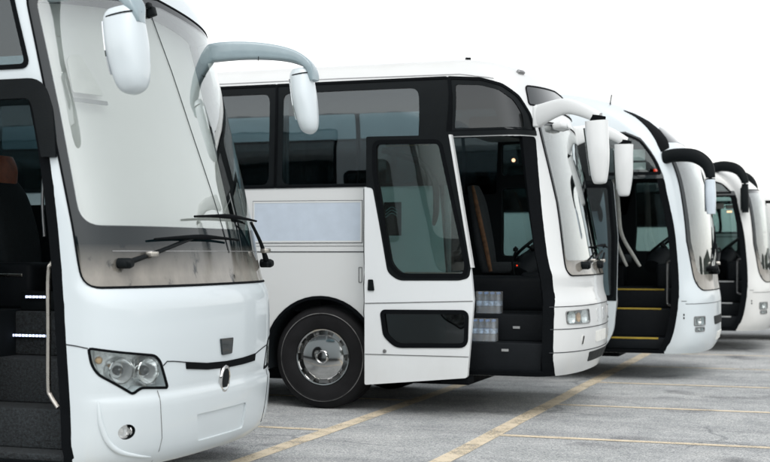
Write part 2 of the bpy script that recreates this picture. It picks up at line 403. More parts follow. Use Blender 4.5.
def inset(poly, d):
    K = len(poly); R = []; area = sum(poly[i-1][0]*poly[i][1]-poly[i][0]*poly[i-1][1] for i in range(K)); sg = 1 if area > 0 else -1
    for i in range(K):
        p = Vector(poly[i]); a = (p-Vector(poly[i-1])); b = (Vector(poly[(i+1) % K])-p)
        a = a.normalized() if a.length > 1e-9 else b.normalized(); b = b.normalized() if b.length > 1e-9 else a
        na = Vector((-a.y, a.x))*sg; nb = Vector((-b.y, b.x))*sg; m = (na+nb)
        m = m/(max(.35, 1+na.dot(nb))); R.append(tuple(p+m*d))
    return R
def line_poly(pts, w):
    """Thin strip round a polyline in (s, z)."""
    L, Rr = [], []
    for i, p in enumerate(pts):
        a = Vector(pts[max(0, i-1)]); b = Vector(pts[min(len(pts)-1, i+1)]); t = (b-a).normalized(); n = Vector((-t.y, t.x))*w/2
        L.append(tuple(Vector(p)+n)); Rr.append(tuple(Vector(p)-n))
    return L + Rr[::-1]
def tag(o, label=None, cat=None, group=None, kind=None):
    if label: o['label'] = label
    if cat: o['category'] = cat
    if group: o['group'] = group
    if kind: o['kind'] = kind
    return o
def empty(name, loc):
    o = bpy.data.objects.new(name, None); o.empty_display_size = .3; col.objects.link(o); o.location = loc; return o
# ------------------------------------------------------------------ coach builder
class Coach:
    def __init__(self, name, label, origin, sh, mat, zf, group='white coaches parked in a row'):
        self.sh, self.zf, self.mat = sh, zf, mat
        self.root = tag(empty(name, (origin[0], origin[1], 0)), label, 'coach', group)
        us = []; U = sh.u
        for a, b in zip(U, U[1:]):
            n = max(2, int((b-a)/.045)) if b-a < 1.2 else 14
            us += [lerp(a, b, k/n) for k in range(n)]
        us.append(U[-1]); ss = [-a for a in sh.a] + [a for a in sh.a[-2:0:-1]]
        n = len(ss); V = [sh.pu(s, u) for u in us for s in ss]; F = []
        for i in range(len(us)-1):
            for j in range(n):
                k = (j+1) % n; F.append((i*n+j, i*n+k, (i+1)*n+k, (i+1)*n+j))
        F.append(tuple(range(n)))
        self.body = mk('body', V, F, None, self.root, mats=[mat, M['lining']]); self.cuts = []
        # cabin cavity
        pr = [(zf, sh.fF(sh.uz(zf))-.09, sh.fi(sh.uz(zf))+.06)]
        for z, f, i in sh.prof:
            if z > zf+.12 and i < .5: pr.append((z-.07*smooth(i/.12), f-.09, i+.06))
        pr.append((pr[-1][0]+.02, pr[-1][1]-.7, 1.25))
        ish = Shape(pr, R=sh.R, n=sh.n, L=sh.L-.1); us = [lerp(0, ish.u[-1], k/30) for k in range(31)]
        ss = [-a for a in ish.a[::2]] + [a for a in ish.a[-3:0:-2]] if len(ish.a) % 2 else [-a for a in ish.a] + [a for a in ish.a[-2:0:-1]]
        n = len(ss); V = [ish.pu(s, u) for u in us for s in ss]; F = [tuple(range(n))]
        for i in range(len(us)-1):
            for j in range(n):
                k = (j+1) % n; F.append((i*n+j, i*n+k, (i+1)*n+k, (i+1)*n+j))
        self.cuts.append((V, F))
    def X(self, pts, side=-1): return [(self.sh.sx(x, z, side), z) for x, z in pts]
    def Y(self, pts): return [(self.sh.fy(y, z), z) for y, z in pts]
    def cut(self, poly, off=-.13, thick=.3, slot=1, **k): self.cuts.append((*patch_g(self.sh, poly, off, thick, **k), slot))
    def finish(self):
        cs = [cutter(c[:2], c[2] if len(c) > 2 else 1) for c in self.cuts]
        self.body.parent = None; boolean(self.body, cs); self.body.parent = self.root
    def patch(self, name, poly, off, thick, mat, parent=None, **k): return patch(name, self.sh, poly, off, thick, mat, parent or self.root, **k)
    def line(self, name, pts, w, mat=None, off=.0005, parent=None): return self.patch(name, line_poly(pts, w*.72), off, .003, mat or M['seam'], parent)
    def gasket(self, name, poly, w, mat=None, off=-.004, thick=.014, parent=None): return ring(name, self.sh, poly, inset(poly, w), off, thick, mat or M['rubber'], parent or self.root)
    def frame_at(self, s, z, off=0.0):
        p = Vector(self.sh.S(s, z, off)); nrm = (Vector(self.sh.S(s, z, off+.02))-p).normalized()
        y = Vector((0, 0, 1)).cross(nrm).normalized(); zz = nrm.cross(y)
        return Matrix(((nrm.x, y.x, zz.x, p.x), (nrm.y, y.y, zz.y, p.y), (nrm.z, y.z, zz.z, p.z), (0, 0, 0, 1)))
    def put(self, name, g, s, z, off, mat, parent=None, angle=35):
        m = self.frame_at(s, z, off); return mk(name, [m @ Vector(v) for v in g[0]], g[1], mat, parent or self.root, angle=angle)
    # ---- parts shared by every coach
    def wheels(self, xs=(-2.66, -9.0), arch=.60, hub='chrome'):
        for x in xs:
            for sd in (-1, 1):
                c = (x, sd*1.13, .53); f = lambda pr: [(r, h*-sd) for r, h in pr]
                self.cuts.append(lathe_cyl(arch, sd*.72, sd*1.45, x, .535))
                w = empty('wheel', (0, 0, 0)); w.parent = self.root
                ty = mk('tyre', *lathe_g(f([(.285, -.01), (.30, -.062), (.345, -.078), (.40, -.083), (.437, -.083), (.441, -.089), (.449, -.089), (.453, -.081), (.49, -.068), (.512, -.05), (.524, -.03), (.53, -.01), (.53, .05), (.522, .054), (.522, .062), (.53, .066), (.53, .14), (.522, .144), (.522, .152), (.53, .156), (.53, .21), (.51, .25), (.4, .27), (.285, .25), (.285, -.01)]), c, 64), M['tyre'], w)
                mk('sidewall_highlight', *lathe_g(f([(.446, -.0855), (.450, -.0905), (.455, -.0855)]), c, 64), M['tyre_highlight'], ty)  # light catching the sidewall, put in as a pale ring
                rim = mk('rim', *merge(lathe_g(f([(.286, -.012), (.296, -.055), (.289, -.063), (.276, -.06), (.268, -.02), (.262, .02), (.0, .03)]), c, 56),
                    *[spoke(c, sd, k) for k in range(10)]), M[hub], w)
                if hub == 'chrome':
                    mk('hubcap', *lathe_g(f([(.238, .0), (.236, -.03), (.222, -.045), (.17, -.062), (.10, -.072), (.072, -.074), (.066, -.090), (.056, -.094), (.050, -.080), (.0, -.082)]), c, 56), M['chrome'], w, angle=28)
                    mk('wheel_slots', *lathe_g(f([(.262, .012), (.236, .012)]), c, 40), M['dullmetal'], w)
                else:
                    mk('hubcap', *lathe_g(f([(.20, .01), (.19, -.02), (.12, -.03), (.10, -.07), (.0, -.075)]), c, 40), M['dullmetal'], w, angle=28)
                self.patch('wheel_arch', *arch_poly(self, x, arch, sd), M['rubber'])
        box('chassis', -11.5, -1.2, -.85, .85, .26, self.sh.prof[0][0]+.03, M['rubber'], self.root)
    def pane(self, pts, side=-1, mat='sideglass', r=.06, off=-.012, gap=.03, border=None, rb=.1):
        """A window: hole through the skin, rubber seal and pane."""
        poly = rnd_poly(self.X(pts, side), r); self.cut(poly)
        w = self.patch('window', inset(poly, -.012), off, .006, M[mat])
        g = self.gasket('window_seal', inset(poly, -.02), gap, parent=w)
        if border: ring('window_border', self.sh, poly, rnd_poly(self.X(border, side), rb), off+.009, .003, M['black'], w, sub=2, lay=4)
        return w
    def windscreen(self, outer, inner, blind=None, mat='wsglass', ext=.02):
        self.cut(inset(outer, .012), off=-.12)
        ws = self.patch('windscreen', inset(inner, -.004), .0015, .004, M[mat], ds=.045, dz=.08)
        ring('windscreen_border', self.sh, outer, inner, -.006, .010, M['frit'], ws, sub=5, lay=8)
        self.gasket('windscreen_seal', inset(outer, -.010), .012, thick=.012, off=-.003, parent=ws)
        if blind: self.patch('sun_blind', blind, -.16, .01, M['blind'], ws, ds=.1)
        return ws
    def wiper(self, base, elbow, blade, parent=None, side=(1, 0, 0), knuckle=.034):
        w = sweep('wiper', [base, tuple(lerp(base[i], elbow[i], .5)+(.015 if i == 0 else 0) for i in range(3)), elbow], [(.020, .026), (.012, .015), (.009, .012)], M['black'], self.root, side=(0, 0, 1), n=4)
        a, b = map(Vector, blade); mid = (a+b)/2
        sweep('wiper_blade', [a, lerp(a, mid, .5)+Vector((.012, 0, .012)), mid+Vector((.018, 0, .018)), lerp(mid, b, .5)+Vector((.012, 0, .012)), b], [(.008, .007), (.010, .012), (.012, .018), (.010, .012), (.008, .007)], M['rubber'], w, n=3)
        mk('wiper_pivot', *merge(lathe_g([(0, -.05), (knuckle, -.05), (knuckle, .03), (knuckle*.7, .05), (0, .05)], base, 20, 'x'), box_g(base[0]-.03, base[0]+.03, base[1]-knuckle*1.5, base[1]+knuckle*.8, base[2]-knuckle*.7, base[2]+knuckle*.5, .012)), M['black'], w)
        mk('arm_clip', *box_g(lerp(base[0], elbow[0], .3)+.005, lerp(base[0], elbow[0], .3)+.05, lerp(base[1], elbow[1], .3)-.05, lerp(base[1], elbow[1], .3)+.05, lerp(base[2], elbow[2], .3)-.012, lerp(base[2], elbow[2], .3)+.022, .006), M['steel'], w)
        return w
    def seat(self, name, x, y, z, w=.46, h=.75, cloth='seatcloth', head=None, trim=None, parent=None):
        """Seat facing forward: cushion top at z, back rising to z+h."""
        s = empty(name, (0, 0, 0)); s.parent = parent or self.root
        mk('cushion', *box_g(x-.02, x+.46, y-w/2, y+w/2, z-.13, z, .045), M[cloth], s)
        sweep('backrest', [(x+.02, y, z-.08), (x-.03, y, z+.2), (x-.10, y, z+h*.75), (x-.16, y, z+h)], [(w*.48, .06), (w*.52, .075), (w*.48, .065), (w*.36, .04)], M[cloth], s, power=3.2, n=5, seg=20)
        mk('seat_base', *box_g(x+.05, x+.4, y-w*.3, y+w*.3, self.zf-.01, z-.13, .02), M['dash'], s)
        if head: sweep('headrest', [(x-.15, y, z+h-.02), (x-.17, y, z+h+.10), (x-.18, y, z+h+.2)], [(w*.30, .05), (w*.36, .062), (w*.28, .045)], M[head], s, power=2.8, n=5, seg=20)
        if trim: sweep('seat_trim', [(x+.10, y-w*.5, z-.1), (x+.04, y-w*.52, z+.2), (x-.05, y-w*.5, z+h*.7), (x-.12, y-w*.37, z+h)], [(.012, .02), (.016, .026), (.016, .026), (.012, .014)], M[trim], s, n=5)
        return s
    def cab(self, wheel=(-.80, .5, 1.72), dash=(-.95, -.28), dz=1.42, seat=(-1.75, .5, 1.45), **k):
        box('dashboard', dash[0]+.2, dash[1]-.12, -.30, 1.08, self.zf-.02, dz, M['dash'], self.root, .05)
        sweep('instrument_binnacle', [(dash[0]+.10, .15, dz-.05), (dash[0]+.16, .5, dz+.10), (dash[0]+.10, .85, dz-.05)], [(.12, .10), (.15, .13), (.12, .10)], M['dash'], self.root, side=(1, 0, 0))
        c = Vector(wheel); ax = Vector((-.62, 0, .78)); u = Vector((0, 1, 0)); v = ax.cross(u); pts = [c+(u*math.cos(a)+v*math.sin(a))*.24 for a in [2*PI*i/28 for i in range(29)]]
        mk('steering_wheel', *merge(tube_g(pts, .018, 8, 1), tube_g([c-u*.23, c-ax*.05, c+u*.23], .015, 8, 3), tube_g([c, c-ax*.35], .03, 8, 2)), M['black'], self.root)
        return self.seat('driver_seat', *seat, **k)
    def rows(self, x0=-3.0, n=9, pitch=.84, z=None):
        z = z or self.zf+.44; first = None
        for i in range(n):
            for y in (-.72, .72):
                if first is None:
                    first = empty('passenger_seat', (0, 0, 0)); first.parent = self.root
                    for q in (-.23, .23):
                        sweep('backrest', [(.02, q, z-.08), (-.04, q, z+.2), (-.12, q, z+.62), (-.18, q, z+.84)], [(.2, .05), (.215, .06), (.2, .055), (.15, .035)], M['seatcloth'], first, power=3.2, n=4, seg=16)
                    mk('cushion', *box_g(-.02, .44, -.44, .44, z-.13, z, .04), M['seatcloth'], first)
                    mk('seat_base', *box_g(.05, .35, -.3, .3, self.zf-.01, z-.13), M['dash'], first); first.location = (x0, y, 0); continue
                r = first.copy(); col.objects.link(r); r.parent = self.root; r.location = (x0-i*pitch, y, 0)
                for ch in first.children:
                    c = ch.copy(); col.objects.link(c); c.parent = r
def smooth_edge(pts, n=18):
    """Door edge given bottom to top as (x, z): dense and smooth."""
    f = pchip([p[1] for p in pts], [p[0] for p in pts]); z0, z1 = pts[0][1], pts[-1][1]
    return [(f(lerp(z0, z1, k/n)), lerp(z0, z1, k/n)) for k in range(n+1)]
def lathe_cyl(r, y0, y1, x, z, seg=48):
    V = [(x+r*math.cos(2*PI*j/seg), y, z+r*math.sin(2*PI*j/seg)) for y in (y0, y1) for j in range(seg)]
    return V, [tuple(range(seg)), tuple(range(2*seg-1, seg-1, -1))] + [(j, (j+1) % seg, (j+1) % seg+seg, j+seg) for j in range(seg)]
def spoke(c, sd, k):
    a = 2*PI*(k+.5)/10; V = []
    for r in (.228, .272):
        for da in (-.19, .19):
            for h in (-.018, .018): V.append((c[0]+r*math.cos(a+da), c[1]+sd*(h+.022), c[2]+r*math.sin(a+da)))
    return V, [(0,1,3,2), (4,6,7,5), (0,4,5,1), (2,3,7,6), (0,2,6,4), (1,5,7,3)]
def arch_poly(co, x, r, sd):
    zb = co.sh.prof[0][0]+.01; a0 = math.asin((zb-.535)/r); a1 = PI-a0; n = 26
    A = [a0+(a1-a0)*k/n for k in range(n+1)]
    o = [(x+(r+.028)*math.cos(a), max(zb, .535+(r+.028)*math.sin(a))) for a in A]; i = [(x+(r-.004)*math.cos(a), max(zb, .535+(r-.004)*math.sin(a))) for a in A]
    return co.X(o + i[::-1], sd), .0, .012
def leaf_door(co, outline, glass_out, glasses, frame, y=-1.55, mat=None, t=.05, handle=None, lock=None, arm=True, gm='doorglass'):
    """Door leaf standing open, parallel to the side and slid back along it."""
    d = plate('door', outline, glasses, y, y+t, mat or co.mat, co.root); d.data.name = 'door'
    for k, g in enumerate(glasses):
        p = plate('door_window', inset(g, -.004), [], y+.018, y+.024, M['darkglass' if k else gm], d)
        plate('window_seal', inset(g, -.028), [inset(g, .014)], y-.008, y+t+.004, M['rubber'], p)
    if frame: plate('upper_frame', frame, [inset(glasses[0], -.004)], y-.004, y-.0005, M['black'], d)
    plate('inner_lining', inset(outline, .03), [inset(g, -.02) for g in glasses], y+t+.001, y+t+.03, M['lining'], d)
    if handle:
        hx, hz = handle
        mk('door_handle', *merge(prism_g(rnd_poly([(hx-.025, hz-.055), (hx+.045, hz-.055), (hx+.03, hz+.055), (hx-.02, hz+.055)], .012), y-.012, y-.001)), M['black'], d)
    if lock: lathe('door_lock', [(0, -.012), (.016, -.012), (.02, -.004), (.02, .002)], (lock[0], y, lock[1]), M['dullmetal'], d, seg=16)
    if arm:
        x0 = max(p[0] for p in outline)
        sweep('door_arm', arm, [(.03, .03), (.032, .032), (.03, .03)], M['black'], d, side=(0, 1, 0), n=8)
    return d
def steps(co, spec, y_in=-.36, x0=-1.40, x1=-.34, tread='carpet', edge=None, ew=.9, sill=None):
    """spec: list of (riser y, bottom z, top z) from the street inwards."""
    for k, (yf, zb, zt) in enumerate(spec):
        s = box('step', x0, x1, yf, y_in, zb, zt, M[tread], co.root, .012)
        if edge: box('step_edge', x0+.05, x0+.05+(x1-x0-.1)*ew, yf-.006, yf+.045, zt-.018, zt+.003, M[edge], s, .003)
def led_strip(co, x0, x1, y, z, parent=None):
    n = max(3, int((x1-x0)/.028)); p = [box_g(x0+(x1-x0)*k/n, x0+(x1-x0)*(k+.62)/n, y-.012, y-.004, z-.008, z+.008) for k in range(n)]
    st = box('light_rail', x0-.01, x1, y-.004, y+.01, z-.014, z+.014, M['black'], co.root); o = mk('led_strip', *merge(*p), M['ledblue'], st); return o
# ------------------------------------------------------------------ coach at the left, close to the camera
def mir(L): return [(-s, z) for s, z in L[::-1]]
def coach_near():
    c = Coach('coach', 'nearest white coach with an oval black badge on its nose and grey curved mirror arms', (-4.08, 8.27), SH1, M['cool'], 1.20)
    R = c.root; sh = c.sh
    jf = [(-.437, .26), (-.439, .46), (-.477, 1.056), (-.52, 1.62), (-.60, 2.185), (-.70, 2.62)]; jf = smooth_edge(jf)
    op = rnd_poly(c.X(jf + [(-1.42, 2.62), (-1.42, .26)]), [0]*18 + [.08, .06, 0], 4)
    c.cut(op); c.cuts.append(box_g(-1.42, -.46, -1.19, -.36, .27, 1.3))
    Lo = c.X([(-.352, 1.385), (-.615, 2.5), (-.815, 3.28)]); Li = c.X([(-.395, 1.775), (-.562, 2.504), (-.755, 3.24)])
    rr = [.10, 0, .10, 0, .10, 0, .10]; ri = [.13, 0, .08, 0, .08, 0, .13]
    outer = rnd_poly(Lo + [(0, 3.41)] + mir(Lo), rr, 6); inner = rnd_poly(Li + [(0, 3.35)] + mir(Li), ri, 6)
    c.windscreen(outer, inner, inset(inner, -.015))
    c.pane([(-.775, 2.79), (-.925, 3.30), (-1.95, 3.30), (-1.95, 2.79)], r=.05)
    for k in range(5): c.pane([(-2.0-k*1.8, 2.0), (-2.0-k*1.8, 3.3), (-3.75-k*1.8, 3.3), (-3.75-k*1.8, 2.0)])
    for k in range(5): c.pane([(-1.9-k*1.8, 2.0), (-1.9-k*1.8, 3.3), (-3.65-k*1.8, 3.3), (-3.65-k*1.8, 2.0)], 1)
    c.pane([(-.85, 1.75), (-.98, 2.7), (-1.75, 2.7), (-1.75, 1.75)], 1)
    c.patch('reflected_building', rnd_poly(c.Y([(-1.06, 2.66), (-1.05, 2.86), (-1.02, 2.91), (-.93, 2.92), (-.80, 2.66)]), .02), -.11, .012, M['paper'])  # pale panel added behind the glass to imitate a building's reflection
    c.patch('reflected_building_strip', c.Y([(-1.06, 2.60), (-.78, 2.60), (-.78, 2.625), (-1.06, 2.625)]), -.11, .012, M['greytrim'])  # strip added below it as part of the imitated reflection
    # head lamps: hole, bright bowl, lenses, outline
    H = [(-.319, 1.003), (-.168, .973)], [(-.876, .939), (-.83, .897), (-.753, .729), (-.978, .748), (-1.031, .712)], [(-.269, .847), (-.302, .909)]
    hl = rnd_poly(c.X(H[0]) + c.Y(H[1]) + c.X(H[2]), [.02, .05, .03, .02, .01, .03, .02, .04, .03], 3)
    for side in (0, 1):
        poly = hl if not side else mir(hl)
        sg = -1 if not side else 1
        c.cut(poly, off=-.10, thick=.2, slot=0)
        h = c.patch('headlight', inset(poly, -.002), -.004, .004, M['clear'])
        c.gasket('lamp_seal', inset(poly, -.012), .016, parent=h, off=-.006, thick=.010)
        c.patch('lamp_back', inset(poly, .002), -.093, .004, M['lampback'], h)
        for nm, y, z, r in (('projector', -1.10, .855, .075), ('reflector', -.905, .842, .080)):
            s = sh.fy(sg*abs(y), z)
            c.put(nm, lathe_g([(r*1.06, .055), (r, .06), (r*.9, .045), (r*.72, .005), (r*.55, -.012), (0, -.02)], seg=32, axis='x'), s, z, -.085, M['bowl'], h)
            c.put('lamp_ring', lathe_g([(r*1.06, .06), (r*1.10, .066), (r*1.16, .06), (r*1.16, .0)], seg=32, axis='x'), s, z, -.085, M['chrome'], h)
            c.put('bulb', lathe_g([(r*.42, -.01), (r*.42, .02), (r*.34, .04), (r*.18, .052), (0, .056)], seg=20, axis='x'), s, z, -.085, M['gloss'], h)
        for z, y, m in ((.925, -1.213, 'amber'),):
            c.put('indicator_bulb', lathe_g([(.024, -.02), (.024, .01), (.016, .024), (0, .03)], seg=14, axis='x'), sh.fy(sg*abs(y), z), z, -.07, M[m], h)
        for yy in (-1.0, -.80):
            c.put('lamp_rib', box_g(-.02, .035, -.006, .006, -.06, .06, .003), sh.fy(sg*abs(yy), .86), .86, -.085, M['chrome'], h)
        fp = [(sh.fy(sg*1.072, .473)+.062*math.cos(a), .473+.048*math.sin(a)) for a in [2*PI*k/20 for k in range(20)]]
        c.cut(fp, off=-.06, thick=.2)
        f = c.put('fog_lamp', lathe_g([(.052, -.055), (.05, -.03), (.03, -.03), (.02, -.05), (0, -.05)], seg=24, axis='x'), sh.fy(sg*1.085, .468), .468, 0, M['lampback'])
        c.put('tow_eye', tube_g([(-.04, .02, .03), (-.015, .03, .02), (-.005, .032, 0), (-.015, .03, -.02), (-.04, .02, -.03)], .009, 8), sh.fy(sg*1.072, .473), .473, 0, M['chrome'], f)
    # number plate recess, grille, badges, joints
    mk('bumper_lip', *sweep_g([Vector(sh.S(sh.sx(x, z), z, .002)) for x, z in ((-.272, .68), (-.262, .60), (-.252, .52), (-.226, .42), (-.185, .35), (-.135, .308), (-.108, .285))], [(.003, .003), (.014, .012), (.018, .014), (.018, .014), (.012, .01), (.003, .003)], side=(0, 0, 1), n=5), M['cool'], R, angle=80)
    pl = rnd_poly(c.Y([(-.43, .515), (.33, .515), (.33, .325), (-.36, .325)]), .02); c.cut(pl, off=-.014, thick=.2, slot=0)
    top = [(-.57, .880), (-.3, .852), (0, .842), (.25, .846), (.50, .858)]; bot = [(.49, .806), (.25, .798), (0, .796), (-.3, .806), (-.56, .832)]
    c.patch('grille', c.Y(top + bot), -.004, .012, M['rubber'], dz=.02)
    c.line('bonnet_seam', c.Y([(-.80, .872), (-.765, .897), (-.70, .893), (-.56, .876)]), .010); c.line('bonnet_seam', c.Y([(.49, .850), (.60, .872), (.70, .888), (.82, .90)]), .010)
    c.line('corner_seam', c.X([(-.472, 1.028), (-.40, 1.020), (-.325, 1.006)]), .010)
    c.line('bumper_seam', c.Y([(-.842, .715), (-.82, .55), (-.79, .40), (-.782, .245)]), .005, M['dullmetal'])
    c.line('bumper_seam', c.Y([(.842, .715), (.82, .55), (.79, .40), (.782, .245)]), .007)
    tall = lambda g: ([(x*.55, y, z*1.38) for x, y, z in g[0]], g[1])
    e = c.put('emblem', tall(lathe_g([(.056, -.01), (.056, .022), (.03, .026), (0, .027)], seg=36, axis='x')), sh.fy(-.045, .72), .722, .006, M['black'])
    c.put('emblem_rim', tall(lathe_g([(.054, .0), (.054, .026), (.060, .032), (.068, .028), (.072, .012), (.072, -.02)], seg=40, axis='x')), sh.fy(-.045, .72), .722, .006, M['chrome'], e)
    c.patch('front_sensor', rnd_poly(c.Y([(-.125, 1.006), (.065, 1.004), (.05, .893), (-.095, .89)]), .012), -.004, .018, M['gloss'])
    seam = c.line('windscreen_seam', c.Y([(-.171, 3.276), (-.06, 2.88), (.032, 2.478), (.14, 2.05), (.245, 1.60)]), .011, off=.006)
    c.put('seam_bracket', merge(box_g(0, .05, -.025, .02, -.035, .03, .008), box_g(.01, .04, -.05, .0, .02, .06, .008)), sh.fy(-.172, 3.28), 3.29, 0, M['black'], seam)
    c.line('windscreen_trim', [(k*.2-1.1, 1.612) for k in range(12)], .007, M['dullmetal'], off=.003)
    # doorway
    c.patch('door_jamb', c.X(jf) + c.X([(p[0]-.075, p[1]) for p in jf])[::-1], -.05, .048, M['rubber'])
    hd = rnd_poly(c.X([(-1.5, 2.70), (-.665, 2.70), (-.60, 2.52), (-.553, 2.20), (-.635, 2.20), (-.70, 2.50), (-.73, 2.575), (-1.5, 2.575)]), [0, .09, .02, .01, .01, .03, .05, 0])
    c.patch('door_header', hd, -.004, .05, M['black'])
    c.patch('door_sill', c.X([(-1.42, .225), (-.44, .225), (-.44, .275), (-1.42, .275)]), -.02, .028, M['rubber'])
    steps(c, [(-1.16, .27, .32), (-.98, .32, .58), (-.70, .58, .88), (-.44, .88, 1.19)], x0=-1.42, x1=-.47)
    led_strip(c, -1.36, -1.19, -.39, 1.29); led_strip(c, -1.43, -1.12, -.455, 1.02)
    box('step_panel', -1.42, -1.10, -.38, -.33, 1.19, 1.33, M['black'], R, .01)
    tube('grab_rail', [(-.58, -1.16, 1.58), (-.64, -1.15, 1.54), (-.67, -1.15, 1.46), (-.67, -1.15, 1.1), (-.67, -1.15, .76), (-.65, -1.15, .69), (-.59, -1.16, .62)], .016, M['steel'], R)
    d = box('guide_desk', -2.0, -1.40, -.28, .12, 1.19, 1.53, M['dash'], R, .04); box('desk_strip', -1.95, -1.47, -.287, -.275, 1.43, 1.452, M['steel'], d, .004)
    c.cab(wheel=(-.75, .62, 1.85), dash=(-1.0, -.42), dz=1.55, seat=(-1.98, .42, 1.52), h=.64, head='brownlea', w=.5)
    tube('cab_pole', [(-1.50, .1, 2.75), (-1.50, .05, 2.35), (-1.49, .0, 2.0), (-1.44, -.05, 1.72)], .012, M['dullmetal'], R)
    c.wheels(); c.finish(); c.rows(-3.2)
    # mirrors
    for sg in (-1, 1):
        y = sg*1.38; top = (.0, y, 3.075); low = (.085, y, 2.555)
        at = lambda t: tuple(lerp(top[i], low[i], t) for i in range(3))
        wf = .74 if sg > 0 else 1.0
        m = sweep('mirror', [top, at(.12), at(.45), at(.76), at(.93), low], [(a*wf, b) for a, b in ((.09, .07), (.122, .10), (.120, .125), (.104, .115), (.078, .085), (.02, .03))], M['cool'], R, side=(1, 0, 0), power=2.6, n=8, seg=26)
        sec = [(.066, .045), (.076, .05), (.070, .05), (.058, .055), (.044, .065), (.034, .075), (.02, .055)]
        pth = [(-.74, sg*1.08, 3.18), (-.58, sg*1.11, 3.205), (-.36, sg*1.19, 3.215), (-.15, sg*1.29, 3.20), (-.01, sg*1.36, 3.16), (.085, y, 3.09), (.12, y, 2.98)]
        if sg < 0: pth = [(x, y_, z+.10*max(0, 1-k/5)) for k, (x, y_, z) in enumerate(pth)]
        sweep('mirror_arm', pth, sec, M['slate'], m, side=(0, 0, 1), n=8, seg=28, power=4.5)
        for k in (1, 2):
            a, b = pth[k], pth[k+1]; sweep('arm_joint', [tuple(lerp(a[i], b[i], .30) for i in range(3)), tuple(lerp(a[i], b[i], .325) for i in range(3))], [(.0705, .0512)]*2, M['black'], m, side=(0, 0, 1), n=1, seg=28, power=4.5)
        sweep('mirror_face', [tuple(v - (.110*wf if i == 0 else 0) for i, v in enumerate(at(q))) for q in (.16, .5, .78)], [(.008, .07), (.008, .085), (.008, .06)], M['mirror'], m, side=(1, 0, 0), power=4, n=4)
        sweep('shell_joint', [tuple(v + (.008 if i == 0 else 0) for i, v in enumerate(at(q))) for q in (.085, .10)], [(.119*wf, .102)]*2, M['black'], m, side=(1, 0, 0), power=2.6, n=1, seg=26)
    # wipers
    c.wiper((-.17, -1.05, 1.535), (-.07, -.26, 1.715), ((-.115, -.78, 1.69), (-.04, .32, 1.695)))
    c.wiper((-.15, 1.06, 1.52), (-.10, .66, 1.83), ((-.075, -.30, 1.85), (-.15, .86, 1.845)))
    return c

